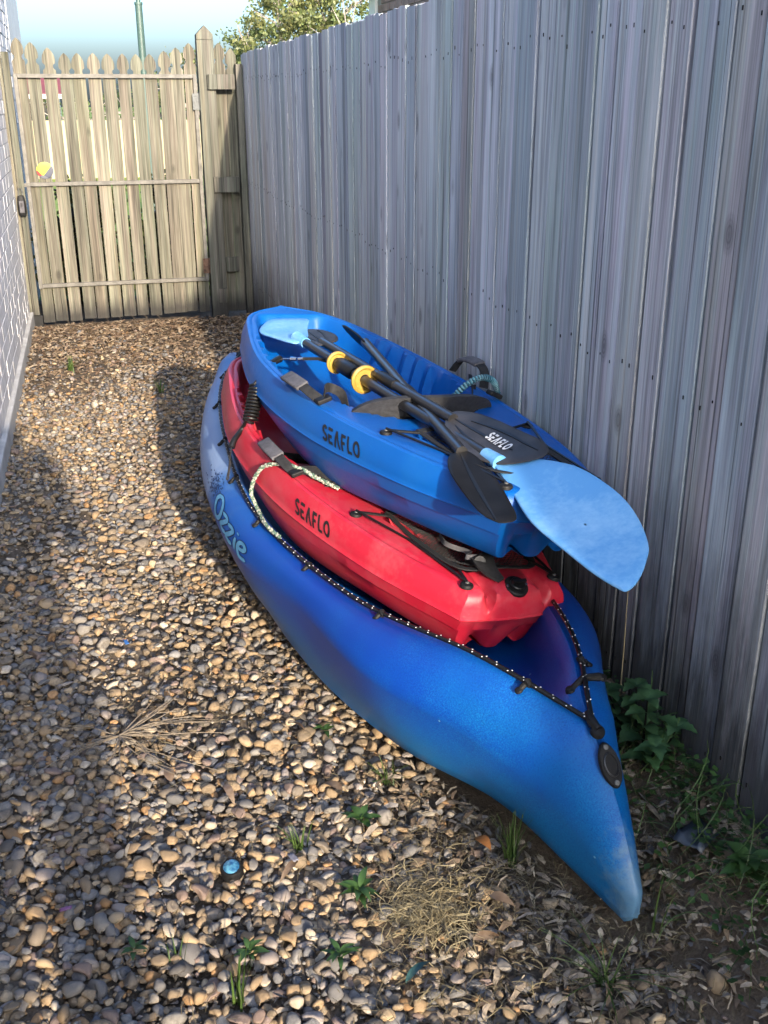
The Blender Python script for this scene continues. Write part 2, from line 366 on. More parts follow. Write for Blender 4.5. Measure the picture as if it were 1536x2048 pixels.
# pebbles
def ico(sub):
    bm = bmesh.new(); bmesh.ops.create_icosphere(bm, subdivisions=sub, radius=1); bm.verts.ensure_lookup_table()
    v = np.array([p.co[:] for p in bm.verts]); f = np.array([[q.index for q in t.verts] for t in bm.faces]); bm.free(); return v, f
def variant(v, k):
    r = np.random.default_rng(100+k); o = v.copy()
    d = np.zeros(len(v))
    for _ in range(5):
        ax = r.normal(size=3); ax /= np.linalg.norm(ax); d += r.uniform(-.10, .14)*np.cos(r.uniform(1, 3.0)*np.arccos(np.clip(v@ax, -1, 1)))
    for _ in range(8):                      # a few flattened faces
        ax = r.normal(size=3); ax /= np.linalg.norm(ax); h = v@ax; lim = r.uniform(.45, .82)
        o = np.where((h > lim)[:, None], o - ax*(h-lim)[:, None]*.85, o)
    o = o*(1+d)[:, None]*np.array([r.uniform(.95, 1.5), r.uniform(.70, 1.0), r.uniform(.42, .78)])
    return o
iv2, if2 = ico(2); iv1, if1 = ico(1)
VAR2 = [variant(iv2, k) for k in range(14)]; VAR1 = [variant(iv1, k) for k in range(10)]
# outline of the big kayak's footprint on the ground, no stones under it
def under_boat(x, y):
    c = .84 - .115*(y-1.35); hw = np.interp(y, [1.3, 1.5, 1.9, 2.4, 2.8, 3.4, 4.0, 4.25], [.03, .05, .14, .24, .26, .2, .07, .0])
    return (np.abs(x-c) < hw-.03) & (y > 1.3) & (y < 4.25)
def scatter(y0, y1, sp, x0=-.50, x1=1.09):
    gx_, gy_ = np.meshgrid(np.arange(x0, x1, sp), np.arange(y0, y1, sp))
    x = gx_.ravel()+rng.uniform(-.5, .5, gx_.size)*sp*1.1; y = gy_.ravel()+rng.uniform(-.5, .5, gx_.size)*sp*1.1
    return x, y
def dens(x, y):
    d = np.ones_like(x)
    nn = .5+.25*np.sin(5.1*x+2.3*y+1)+.25*np.sin(3.3*y-6.2*x+np.sin(4*y))
    d *= 1-.85*sst(5.0, 6.6, y)*(.5+.5*nn)
    right = sst(.45, .75, x-.0)*(1-sst(1.7, 2.2, y))
    d *= 1-.78*right
    d *= 1-.9*sst(.86, .98, x)*(1-sst(3, 5, y))
    d *= 1-.45*sst(.62, .72, nn)*sst(1.6, 2.0, y)
    d *= 1-.8*np.exp(-(((x-.49)/.13)**2+((y-1.51)/.12)**2))
    return d
PX, PY, PR_, PZ = [], [], [], []
for (y0, y1, sp, ra, rb) in ((.95, 3.2, .0225, .0085, .0185), (3.2, 7.65, .0265, .010, .0195)):
    for layer in (0, 1, 2):
        x, y = scatter(y0, y1, (sp, sp*1.7, sp*.72)[layer])
        k = (rng.random(len(x)) < dens(x, y)) & ~under_boat(x, y)
        x, y = x[k], y[k]; r = rng.uniform(ra, rb, len(x))*np.where(rng.random(len(x)) < .09, 1.45, 1)*(.42 if layer == 2 else 1)
        PX.append(x); PY.append(y); PR_.append(r); PZ.append(gz(x, y) + [r*.28-.008, r*.45+.003, r*.4-.006][layer])
PX, PY, PR_, PZ = map(np.concatenate, (PX, PY, PR_, PZ))
# the 300 that show largest become parts of the path
Mi = m.inverted(); P4 = np.c_[PX, PY, PZ, np.ones(len(PX))] @ np.array(Mi).T
dep = -P4[:, 2]; ux = 768+FPX*P4[:, 0]/np.maximum(dep, .01); uy = 1024-FPX*P4[:, 1]/np.maximum(dep, .01)
inv = (dep > .1) & (ux > 15) & (ux < 1520) & (uy > 0) & (uy < 2035) & ~((PX > .62) & (PY > 1.25))
score = np.where(inv, PR_/np.maximum(dep, .1)*(1+.6*(PZ-gz(PX, PY) > .009)), 0); big = np.argsort(-score)[:300]
pm = []
for k, vv in enumerate(VAR2):
    me = bpy.data.meshes.new('pebble'); me.from_pydata(vv.tolist(), [], if2.tolist()); me.materials.append(M_pebble1)
    me.polygons.foreach_set('use_smooth', [True]*len(me.polygons)); pm.append(me)
for i in big:
    o = link('pebble', pm[int(rng.integers(14))], path)
    o.location = (PX[i], PY[i], PZ[i]); s = PR_[i]; o.scale = (s, s, s)
    o.rotation_euler = (rng.uniform(-.35, .35), rng.uniform(-.35, .35), rng.uniform(0, 6.28))
rest = np.setdiff1d(np.arange(len(PX)), big)
keep = inv | True
def merged(idx, VARS, F):
    n = len(idx); k = rng.integers(len(VARS), size=n); base = np.stack(VARS)[k]
    a = rng.uniform(0, 6.28, n); tx = rng.uniform(-.35, .35, n)
    ca, sa, ct, st = np.cos(a), np.sin(a), np.cos(tx), np.sin(tx)
    x, y, z = base[..., 0], base[..., 1], base[..., 2]
    y2 = y*ct[:, None]-z*st[:, None]; z2 = y*st[:, None]+z*ct[:, None]
    X = x*ca[:, None]-y2*sa[:, None]; Y = x*sa[:, None]+y2*ca[:, None]
    r = PR_[idx][:, None]; V = np.stack([X*r+PX[idx][:, None], Y*r+PY[idx][:, None], z2*r+PZ[idx][:, None]], -1).reshape(-1, 3)
    nv = base.shape[1]; Fc = (F[None]+np.arange(n)[:, None, None]*nv).reshape(-1, 3)
    cc = pal_c[rng.choice(len(pal_c), size=n, p=pal_w)]*rng.uniform(.8, 1.2, (n, 1)); Cc = np.repeat(cc, nv, 0)
    return V, Fc, Cc
def raw_mesh(name, parts, mat, parent=None, smooth=True, **kw):
    off = 0; Vs, Fs, Cs = [], [], []
    for V, Fc, Cc in parts: Vs.append(V); Fs.append(Fc+off); Cs.append(Cc); off += len(V)
    V, Fc, Cc = np.vstack(Vs), np.vstack(Fs), np.vstack(Cs); me = bpy.data.meshes.new(name)
    k = Fc.shape[1]; me.vertices.add(len(V)); me.vertices.foreach_set('co', V.astype(np.float32).ravel())
    me.loops.add(Fc.size); me.loops.foreach_set('vertex_index', Fc.astype(np.int32).ravel())
    me.polygons.add(len(Fc)); me.polygons.foreach_set('loop_start', np.arange(len(Fc), dtype=np.int32)*k)
    at = me.color_attributes.new('Col', 'FLOAT_COLOR', 'POINT'); at.data.foreach_set('color', np.c_[Cc, np.ones(len(Cc))].astype(np.float32).ravel())
    me.update(calc_edges=True); me.validate(); me.materials.append(mat)
    me.polygons.foreach_set('use_smooth', [smooth]*len(me.polygons))
    return link(name, me, parent, **kw)
near = rest[(dep[rest] < 4.2) & (PR_[rest] > .0082)]; far = np.setdiff1d(rest, near)
raw_mesh('pebbles', [merged(near, VAR2, if2)] , M_pebble, path, kind='stuff')
raw_mesh('far_pebbles', [merged(far, VAR1, if1)], M_pebble, path, kind='stuff')

# thin strips: bark chips, straw, needles
def strips(x, y, z, ln, wd, lift, cols, seg=3, curl=.5):
    n = len(x); a = rng.uniform(0, 6.28, n); cur = rng.uniform(-curl, curl, n); pit = rng.uniform(-lift, lift*1.6, n)
    t = np.linspace(-.5, .5, seg+1); V = np.zeros((n, seg+1, 2, 3))
    for i, tt in enumerate(t):
        ang = a+cur*tt*2; px = x+ln*tt*np.cos(a+cur*tt); py = y+ln*tt*np.sin(a+cur*tt)
        pz = z+ln*(tt+.5)*pit + ln*.12*np.sin((tt+.5)*3.1)
        wv = wd*(1-.55*abs(tt*2)**2)
        for s, sg in ((0, -1), (1, 1)):
            V[:, i, s, 0] = px-np.sin(ang)*wv*sg/2; V[:, i, s, 1] = py+np.cos(ang)*wv*sg/2; V[:, i, s, 2] = pz+sg*wd*.2
    F = []
    for i in range(seg): F.append([2*i, 2*i+2, 2*i+3, 2*i+1])
    F = np.array(F); nv = (seg+1)*2
    return V.reshape(-1, 3), (F[None]+np.arange(n)[:, None, None]*nv).reshape(-1, 4), np.repeat(cols, nv, 0)
n = 5200
x = rng.uniform(-.46, 1.08, n); y = 7.66-np.abs(rng.normal(0, 1.0, n))**1.1; k = (y > 4.4)
x, y = x[k], y[k]; n = len(x)
bc = np.array([(0.104, 0.065, 0.039), (0.156, 0.104, 0.065), (0.208, 0.1495, 0.0975), (0.0715, 0.04875, 0.0325), (0.26, 0.2015, 0.1365)])
raw_mesh('bark_mulch', [strips(x, y, gz(x, y)+rng.uniform(.0, .028, n), rng.uniform(.02, .055, n), rng.uniform(.006, .016, n), .25, bc[rng.integers(5, size=n)], 2, .6)],
         M_chip, None, False, label='brown bark mulch and leaf litter spread before the gate', cat='mulch', kind='stuff')
# dry straw and litter near the bow
def blob(n, cx, cy, sx, sy):
    return rng.normal(cx, sx, n), rng.normal(cy, sy, n)
xs_, ys_ = [], []
for (n, cx, cy, sx, sy) in ((1300, .50, 1.51, .050, .055), (900, .70, 1.45, .16, .14), (800, .90, 1.35, .14, .12), (500, .62, 1.68, .14, .1), (500, .98, 1.75, .06, .22), (240, .25, 1.9, .28, .3), (420, .1, 2.3, .16, .16), (300, .55, 1.30, .2, .08), (300, .2, 3.0, .25, .6)):
    a, b_ = blob(n, cx, cy, sx, sy); xs_.append(a); ys_.append(b_)
x, y = np.concatenate(xs_), np.concatenate(ys_); k = (x < 1.085) & (x > -.46) & ~under_boat(x, y) & (y > 1.0); x, y = x[k], y[k]; n = len(x)
sc_ = np.where((np.hypot(x-.49, y-1.51) < .13)[:, None], rng.uniform(.95, 1.25, (n, 1)), rng.uniform(.35, .85, (n, 1)))*np.array([[1, 1, 1]])*np.ones((n, 3))
raw_mesh('dry_straw', [strips(x, y, gz(x, y)+rng.uniform(.004, .03, n), rng.uniform(.015, .05, n), rng.uniform(.0007, .0022, n)*rng.choice([.7, 1, 1.7], n, p=[.5, .4, .1]), .18, sc_*rng.uniform(.6, 1.25, (n, 1)), 3, .7)],
         M_straw, None, False, label='pale dry straw and dead grass scattered over the stones by the bow', cat='straw', kind='stuff')

n = 3000
x = np.concatenate([rng.uniform(.42, 1.07, n), rng.uniform(-.2, .5, 500), rng.uniform(.1, .5, 500)]); y = np.concatenate([rng.uniform(1.0, 2.0, n), rng.uniform(1.1, 2.6, 500), rng.uniform(2.6, 5.0, 500)])
k = ~under_boat(x, y) & (rng.random(len(x)) < np.clip(.25+.9*sst(.45, .75, x), 0, 1)); x, y = x[k], y[k]; n = len(x)
lc = np.array([(.13, .095, .065), (.19, .155, .12), (.09, .065, .045), (.24, .20, .155), (.155, .14, .13), (.30, .26, .20)])
raw_mesh('leaf_litter', [strips(x, y, gz(x, y)+rng.uniform(-.004, .016, n), rng.uniform(.012, .042, n), rng.uniform(.003, .013, n), .3, lc[rng.integers(6, size=n)]*rng.uniform(.7, 1.2, (n, 1)), 2, .6)],
         M_chip, None, False, label='brown crumbled leaf litter and bark bits around the bow and fence foot', cat='leaf litter', kind='stuff')

# ------------------------------------------------------------------ paling fence
def board_mesh(w, h, t, cup=.0, bevel=.003, taper=0.0, skew=0.0):
    # local: width along Y, thickness along -X (front face at x=0), z from 0 to h
    prof = [(0+t, -w/2), (bevel, -w/2), (0, -w/2+bevel), (cup*.6, -w/4), (cup, 0), (cup*.6, w/4), (0, w/2-bevel), (bevel, w/2), (t, w/2)]
    mb = MB(); zs = [0, h*.33, h*.66, h]
    P = [[(x, y + skew*z/h, z + (0 if 0 < i < 3 else (rng.uniform(-.004, .004) if i == 3 else 0))) for (x, y) in prof] for i, z in enumerate(zs)]
    mb.grid(P, closed_v=True); k = len(prof); L = len(mb.v)
    mb.f += [tuple(range(k))[::-1], tuple(range(L-k, L))]; mb.mi += [0, 0]; return mb
fence = empty('paling_fence', (FX, 0, 0), 'tall weathered grey timber paling fence along the right side of the gravel path', 'fence')
NAIL = MB(); y = -5.5; i = 0
while y < 7.70:
    w = random.choice([.095, .1, .105, .115, .125, .135]) + random.uniform(-.006, .006)
    back = random.uniform(-.0032, .0032)
    top = 1.765 + random.uniform(-.007, .006); zb = float(gz(1.09, y)) - .03 - random.uniform(0, .02)
    h = top - zb; gap = random.choice([.004, .006, .008, .011])
    b = board_mesh(w-gap, h, .014, random.choice([-.0006, .0004, .0006, 0]), .0018, skew=random.uniform(-.006, .006))
    b.build('paling', M_fence, fence, angle=30).location = (back, y+w/2, zb)
    if i % 2 == 0:
        b = board_mesh(.12, h-.004, .012, 0, .002); b.build('rear_paling', M_fence, fence, angle=30).location = (.0175, y, zb)
    else:
        b = board_mesh(.10, h-.004, .010, 0, .002); b.build('rear_paling', M_fence, fence, angle=30).location = (.0185, y, zb)
    for zn in (1.60, .93, .25):
        for q in (.28, .72):
            if random.random() < .8:
                p = Vector((back-.0004, y+w*q+random.uniform(-.012, .012), zn+random.uniform(-.018, .018))); s_ = random.uniform(.0016, .0026)
                NAIL.box(p.x-.001, p.y-s_*.6, p.z-s_*random.uniform(1.2, 3), p.x+.003, p.y+s_*.6, p.z+s_*1.2)
    y += w; i += 1
NAIL.build('nail_heads', M_black, fence, smooth=False, kind='stuff')
for zr in (.3, .95, 1.62):
    mb = MB(); mb.box(0, -5.5, -.035, .045, 7.7, .035); mb.build('rail', M_post, fence, smooth=False).location = (.031, 0, zr)

# ------------------------------------------------------------------ gate
def picket_mesh(w, h, t=.018, head=True):
    # local: width along X, front face y=0, thickness +y, z 0..h
    hw = w/2; e = []
    if head:
        e = [(hw, h-.150), (hw, h-.138), (hw*.93, h-.134), (hw*.70, h-.126), (hw*.60, h-.114), (hw*.66, h-.102), (hw*.88, h-.096), (hw*1.0, h-.088), (hw*1.0, h-.066), (hw*.90, h-.046), (hw*.66, h-.026), (hw*.34, h-.010)]
    else: e = [(hw, h)]
    right = [(hw, 0)] + e; pts = right + ([(0, h)] if head else []) + [(-x, z) for x, z in reversed(e)] + [(-hw, 0)]
    mb = MB(); k = len(pts)
    # split into convex slabs between matched left/right levels
    lv = right
    P = [[(-x, 0, z), (x, 0, z), (x, t, z), (-x, t, z)] for x, z in lv]
    if head: P.append([(-.001, 0, h), (.001, 0, h), (.001, t, h), (-.001, t, h)])
    mb.grid(P, closed_v=True); L = len(mb.v); mb.f += [(3, 2, 1, 0), (L-4, L-3, L-2, L-1)]; mb.mi += [0, 0]
    return mb
gate = empty('picket_gate', (.2, GY, 0), 'timber picket gate with acorn tops and a steel frame at the end of the path', 'gate')
tips = [(-.347, 1.85), (-.259, 1.825), (-.161, 1.793), (-.064, 1.761), (.025, 1.762), (.12, 1.763), (.213, 1.76), (.306, 1.761), (.4, 1.759), (.495, 1.76), (.578, 1.779), (.662, 1.801), (.751, 1.829)]
for i, (x, z) in enumerate(tips):
    zb = .012 + .02*i/12 + random.uniform(-.006, .006)
    o = picket_mesh(.0805+random.uniform(-.003, .003), z-zb).build('picket', M_gate, gate, angle=30)
    o.location = (x-.2+random.uniform(-.002, .002), .012+random.uniform(-.001, .003), zb); o.rotation_euler = (0, random.uniform(-.004, .004), 0)
def bar(name, x0, x1, y0, y1, z0, z1, mat, parent, **k):
    mb = MB(); mb.box(x0, y0, z0, x1, y1, z1); o = mb.build(name, mat, parent, smooth=False, **k); bv = o.modifiers.new('bevel', 'BEVEL'); bv.width = .002; bv.segments = 2; return o
for z in (1.622, .945, .267): bar('frame_rail', -.566, .565, -.014, .011, z-.0125, z+.0125, M_railm, gate)
for x in (-.579, .578): bar('frame_stile', x-.0125, x+.0125, -.0135, .0115, .25, 1.636, M_railm, gate)
mb = MB(); mb.disc((-.463, .0105, 1.033), (0, -1, 0), .055, .003, 28, .1)
mtS, ntS, bS = new_mat('sticker_print', .5)
tcS = N(ntS, 'ShaderNodeTexCoord'); voS = N(ntS, 'ShaderNodeTexVoronoi'); voS.inputs['Scale'].default_value = 17; ntS.links.new(tcS.outputs['Object'], voS.inputs['Vector'])
sS = N(ntS, 'ShaderNodeSeparateColor'); ntS.links.new(voS.outputs['Color'], sS.inputs[0])
cS = ramp(ntS, sS.outputs[0], [(0, (.24, .27, .01)), (.35, (.08, .085, .10)), (.55, (.22, .22, .25)), (.72, (.20, .012, .012)), (.86, (.03, .035, .06))]); ntS.nodes[-1].color_ramp.interpolation = 'CONSTANT'
ntS.links.new(cS, bS.inputs['Base Color'])
mb.build('round_sticker', mtS, gate, label='round yellow, grey and red printed sticker')
def hinge(z, mat, lab=None):
    mb = MB(); mb.box(.553, -.022, z-.052, .595, -.019, z+.052); mb.box(.603, -.024, z-.052, .645, -.021, z+.052); mb.tube([(.599, -.024, z-.055), (.599, -.024, z+.055)], .006, 8)
    for sx in (.565, .582, .616, .634):
        for dz in (-.036, 0, .036): mb.disc((sx, -.023 if sx < .6 else -.025, z+dz+(.01 if sx > .6 else 0)), (0, -1, 0), .0045, .002, 8)
    o = mb.build('hinge', mat, gate); 
    if lab: o['label'] = lab
hinge(1.463, M_steel); hinge(.362, M_rust, 'rusty lower hinge')
bar('latch', -.66, -.566, -.020, -.015, .93, .955, M_railm, gate)

# posts each side
def pointed_post(name, x0, x1, y0, y1, h, label, parent=None):
    mb = MB(); z1 = h-.055; cx = (x0+x1)/2
    mb.grid([[(x0, y0, z), (x1, y0, z), (x1, y1, z), (x0, y1, z)] for z in (-.05, .6, 1.2, z1-.035)], closed_v=True)
    mb.grid([[(x0+.001, y0+.001, z1-.032), (x1-.001, y0+.001, z1-.032), (x1-.001, y1, z1-.032), (x0+.001, y1, z1-.032)], [(x0+.001, y0+.001, z1), (x1-.001, y0+.001, z1), (x1-.001, y1, z1), (x0+.001, y1, z1)]], closed_v=True)
    b = len(mb.v); mb.v += [(cx, y0+.001, h), (cx, y1, h)]; mb.c += [(1, 1, 1)]*2
    mb.f += [(b-4, b-3, b), (b-2, b-1, b+1), (b-3, b-2, b+1, b), (b-1, b-4, b, b+1)]; mb.mi += [0]*4
    o = mb.build(name, M_post, parent, smooth=False); bv = o.modifiers.new('bevel', 'BEVEL'); bv.width = .003; bv.segments = 2; return o
gp = empty('gate_post', (.857, GY, 0), 'thick pointed timber post carrying the gate hinges', 'post')
pointed_post('post', -.056, .056, -.045, .06, 1.937, '', gp)
short = empty('picket_fence', (.98, GY, 0), 'narrow strip of two shaded pickets between the pointed post and the tall fence', 'fence')
for x, z in ((.954, 1.833), (1.033, 1.80)):
    o = picket_mesh(.076, z-.02).build('picket', M_gate, short, angle=30); o.location = (x-.98, .03, .02)
bar('batten', -.125, .06, -.075, -.048, 1.54, 1.634, M_post, short); bar('batten', -.120, .058, -.075, -.048, .87, .972, M_post, short)
bar('batten', -.06, .035, -.012, .010, .312, .415, M_post, short); bar('batten', -.128, -.070, -.0675, -.048, .10, .20, M_post, short)
bar('corner_post', .072, .118, -.06, .03, -.03, 1.70, M_post, short)
lp = empty('latch_post', (-.43, GY, 0), 'pale timber latch post of two boards against the white brick wall', 'post')
bar('board', -.06, -.022, -.045, -.01, .075, 1.775, M_gate, lp); bar('board', -.020, .024, -.030, .005, .07, 1.765, M_gate, lp)
bar('foot', -.02, .04, -.02, .0, -.02, .066, M_black, lp)

# key safe hanging on the latch post
ks = empty('key_safe', (-.435, GY-.062, .835), 'small black padlock key safe hanging from the gate latch by its shackle', 'key safe')
mb = MB(); prof = []
for z, hw, d in ((-.085, .022, .018), (-.07, .027, .022), (-.02, .029, .024), (.03, .024, .021), (.045, .018, .016)):
    prof.append([(hw*math.copysign(abs(math.cos(a))**.6, math.cos(a)), d*math.copysign(abs(math.sin(a))**.6, math.sin(a)), z) for a in [2*math.pi*k/16 for k in range(16)]])
mb.grid(prof, closed_v=True); L = len(mb.v); mb.f += [tuple(range(16))[::-1], tuple(range(L-16, L))]; mb.mi += [0, 0]; mb.build('body', M_black, ks)
mb = MB(); mb.tube([(-.012, 0, .04), (-.013, 0, .07), (-.006, 0, .092), (.006, 0, .092), (.013, 0, .07), (.012, 0, .04)], .0035, 8); mb.build('shackle', M_steel, ks)
mb = MB(); mb.box(-.014, -.0265, -.065, .016, -.0235, .012); fp = mb.build('face_plate', M_greysleeve, ks, smooth=False)
mb = MB()
for k in range(5): mb.box(-.007+.001*k, -.0275, -.004-.006*k, .008-.001*k, -.0266, -.001-.006*k)
mb.build('dial', M_black, fp, smooth=False)

# ------------------------------------------------------------------ house wall at left
house = empty('brick_house', (WX, 6, 0), 'white painted brick house wall along the left side of the path', 'house')
mb = MB(); mb.box(-.30, -12, -.1, -.0024, 3.38, 3.2); mb.build('wall', M_mortar, house, smooth=False)
mb = MB(); mb.box(-.30, 3.381, -.1, .004, 5.4, 3.2); mb.build('corner_board', M_white, house, smooth=False)
mb = MB(); mb.box(-.25, -12, -.2, .022, 1.70, .095); o = mb.build('plinth', M_concrete, house, smooth=False); bv = o.modifiers.new('bevel', 'BEVEL'); bv.width = .008; bv.segments = 2
def brick_mesh(l):
    mb = MB(); b = .003; ww = .0
    mb.box(-.06, 0, 0, 0, l, .076); return mb
bm_full = brick_mesh(.23); me_full = bm_full.mesh('brick', M_brick, False)
bl = []
for r in range(36):
    z = .105+r*.086
    yy = -12 + (.12 if r % 2 else 0)
    while yy+.23 < 3.37:
        bl.append((yy, z)); yy += .24
# nearest to the picture's visible strip first
vis = [(yy, z) for yy, z in bl if -1.45 < yy < 1.75 and z < 2.75]; vis.sort(key=lambda q: (abs(q[0]-.2)+q[1]*.35)); vis = vis[:300]; vset = set(vis)
for yy, z in vis:
    o = link('brick', me_full, house); o.location = (random.uniform(-.001, .001), yy+random.uniform(-.002, .002), z+random.uniform(-.002, .002)); o.rotation_euler = (0, random.uniform(-.008, .008), random.uniform(-.003, .003))
mb = MB()
for yy, z in bl:
    if (yy, z) not in vset and yy > -8: mb.box(-.06, yy, z, random.uniform(-.002, .003), yy+.23, z+.076)
mb.build('far_bricks', M_brick, house, smooth=False, kind='stuff')

# ------------------------------------------------------------------ beyond the gate
mb = MB(); mb.box(-20, 0, 0, 30, .2, 1.15)
M_cream = simple('cream_render', (0.341, 0.297, 0.1815), .85, .3, .1, 2)
tag(mb.build('garden_wall', M_cream, smooth=False, loc=(0, 24, -.06)), 'long cream garden wall across the lawn, seen through the gate slats', 'wall')
M_redroof = simple('red_roof_tile', (0.176, 0.0275, 0.01925), .7, .4, .2, 3)
M_window = simple('dark_window_glass', (0.0165, 0.01925, 0.022), .1, .6, .2, 2)
bh = empty('red_roof_house', (-1.6, 40, -.06), 'distant white house with a red roof, glimpsed through the gate at left', 'house')
mb = MB(); mb.box(-8, 0, 0, .9, 7, 1.68); mb.build('wall', M_white, bh, smooth=False)
mb = MB(); mb.grid([[(-8.6, -.6, 1.70), (1.4, -.6, 1.70)], [(-8.6, 3.5, 2.33), (1.4, 3.5, 2.33)], [(-8.6, 7.6, 1.70), (1.4, 7.6, 1.70)]]); mb.build('roof', M_redroof, bh, smooth=False)
mb = MB(); mb.box(-8.6, -.72, 1.60, 1.4, -.61, 1.74); mb.build('gutter', M_white, bh, smooth=False)
for wx in (-6.5, -3.2, -.4):
    mb = MB(); mb.box(wx, -.05, .7, wx+1.1, .02, 1.45); mb.build('window', M_window, bh, smooth=False)
# pole
pl = empty('light_pole', (.92, 16, 0), 'slim dark green metal pole rising beyond the gate', 'pole')
mb = MB(); mb.tube([(0, 0, -.06), (0, 0, 2.71)], [.055, .048], 16); mb.build('shaft', M_green_pole, pl)
mb = MB(); mb.tube([(0, 0, 2.68), (0, 0, 2.712)], .056, 16); mb.build('collar', M_green_pole, pl)
mb = MB(); mb.tube([(0, 0, 2.711), (0, 0, 5.2)], [.030, .026], 12); mb.build('upper_shaft', M_green_pole, pl)
# neighbour's house behind the fence
nh = empty('neighbour_house', (3.4, 10.25, 0), 'brick house with a pale gable board, just showing over the top of the fence', 'house')
mb = MB(); mb.box(.012, -9, 0, 7, 2.50, 3.4); mb.build('wall', M_rawmortar, nh, smooth=False)
meb = MB().box(0, 0, 0, .05, .23, .076).mesh('brick', M_rawbrick, False)
cnt = 0
for r in range(34):
    z = .5+r*.086
    for q in range(40):
        yy = 2.20-q*.24 - (.12 if r % 2 else 0)
        if z > 2.05 and z < 2.95 and yy > -1.0 and cnt < 140:
            o = link('brick', meb, nh); o.location = (random.uniform(-.002, .002), yy, z); cnt += 1
mb = MB()
for r in range(40):
    z = .5+r*.086-.43
    for q in range(50):
        yy = 2.20-q*.24 - (.12 if r % 2 else 0)
        if not (z > 2.05 and z < 2.95 and yy > -1.0) and yy > -9: mb.box(0, yy, z, .05, yy+.23, z+.076)
mb.build('far_bricks', M_rawbrick, nh, smooth=False, kind='stuff')
mb = MB(); mb.box(-.02, 2.501, 0, .10, 2.78, 2.62); mb.build('corner_trim', M_white, nh, smooth=False)
mb = MB(); mb.box(-.48, 2.3, 2.66, 7.4, 3.3, 2.72); mb.build('soffit', M_white, nh, smooth=False)
mb = MB()
mb.add([(-.52, 3.31, 2.60), (-.52, 3.31, 2.76), (3.5, 3.31, 4.3), (3.5, 3.31, 4.14), (-.52, 3.38, 2.60), (-.52, 3.38, 2.76), (3.5, 3.38, 4.3), (3.5, 3.38, 4.14)],
       [(0, 1, 2, 3), (7, 6, 5, 4), (0, 4, 5, 1), (1, 5, 6, 2), (2, 6, 7, 3), (3, 7, 4, 0)]); mb.build('barge_board', M_white, nh, smooth=False)
mb = MB(); mb.grid([[(-.6, -9.2, 3.42), (-.6, 2.29, 3.42)], [(3.5, -9.2, 5.2), (3.5, 2.29, 5.2)], [(7.6, -9.2, 3.42), (7.6, 2.29, 3.42)]]); mb.build('roof', M_rawmortar, nh, smooth=False)

# gum tree behind the fence
def tree(name, loc, h, blobs, nleaf, label, bare, seed, leaf=(.10, .03), dark=(1, 1, 1)):
    r = np.random.default_rng(seed); t = empty(name, loc, label, 'tree')
    mb = MB(); top = Vector((0, 0, h*.55))
    mb.tube([(0, 0, -.2), (.05, .03, h*.25), (-.03, .06, h*.42), top], [.20, .16, .13, .10], 10)
    for (bx, by, bz, br) in blobs:
        e = Vector((bx, by, bz)); s_ = Vector((-.03, .06, h*r.uniform(.3, .5))); mid = (s_+e)/2 + Vector((r.uniform(-.2, .2), r.uniform(-.2, .2), r.uniform(0, .25)))
        mb.tube([s_, mid, e], [.075, .05, .025], 7)
        for _ in range(5):
            d = Vector(r.normal(size=3)); d.normalize(); d.z = abs(d.z)*.8
            mb.tube([mid.lerp(e, r.uniform(.3, 1)), e+d*br*.5, e+d*br*.95], [.022, .014, .006], 5)
    for (a, b_, c_) in bare: mb.tube(cr([a, b_, c_], 6).tolist(), [.035*(1-k/13.5) for k in range(13)], 6)
    mb.build('trunk', M_bark, t)
    V, C_ = [], []; tot = sum(b_[3]**2 for b_ in blobs)
    for (bx, by, bz, br) in blobs:
        nc = max(4, int(26*br*br)); cl = r.normal(size=(nc, 3)); cl /= np.linalg.norm(cl, axis=1)[:, None]; cl *= (br*r.uniform(.35, 1.0, nc)**.6)[:, None]; cl[:, 2] *= .8
        per = max(6, int(nleaf*br*br/tot/nc))
        for c_ in cl:
            p = np.array([bx, by, bz])+c_ + r.normal(size=(per, 3))*np.array([.17, .17, .13])*br**.5
            sh = r.uniform(.72, 1.25)*np.ones((per, 1))*r.uniform(.8, 1.2, (per, 1))*np.array([[1.0+r.uniform(-.1, .18), 1, .9]])
            d = r.normal(size=(per, 3)); d[:, 2] -= .7; d /= np.linalg.norm(d, axis=1)[:, None]
            s_ = np.cross(d, r.normal(size=(per, 3))); s_ /= np.linalg.norm(s_, axis=1)[:, None]
            l_, w_ = leaf[0]*r.uniform(.7, 1.3, (per, 1)), leaf[1]
            V.append(np.stack([p, p+d*l_*.5+s_*w_, p+d*l_, p+d*l_*.5-s_*w_], 1).reshape(-1, 3)); C_.append(np.repeat(np.clip(sh, .3, 1.6)*np.array(dark), 4, 0))
    V = np.vstack(V); C_ = np.vstack(C_); F = np.arange(len(V)).reshape(-1, 4)
    raw_mesh('crown', [(V, F, C_)], M_gum, t, False)
    return t
tree('gum_tree', (5.2, 27, 0), 4.4,
     [(-1.3, 0, 2.75, .55), (-.9, .4, 2.9, .5), (-.55, -.2, 3.2, .6), (-.1, .2, 3.65, .65), (.3, -.2, 3.3, .6), (.55, .3, 3.8, .6), (.0, -.3, 2.8, .7), (.75, 0, 3.3, .55), (-.5, .1, 3.75, .4), (.7, -.2, 2.7, .6), (1.2, .3, 3.2, .5), (1.5, .2, 3.7, .5)],
     9000, 'tall olive green gum tree with pale bare branches above the fence', [((1.1, -.7, 2.3), (1.0, -.8, 2.9), (.7, -.8, 3.5)), ((1.1, -.7, 2.3), (1.15, -.8, 2.9), (1.3, -.8, 3.7)), ((1.1, -.7, 2.3), (1.3, -.75, 2.9), (1.8, -.8, 3.4)), ((.8, -.6, 2.2), (.5, -.8, 2.8), (.1, -.8, 3.1)), ((1.1, -.7, 2.4), (1.05, -.8, 3.0), (.95, -.8, 3.8))], 3)
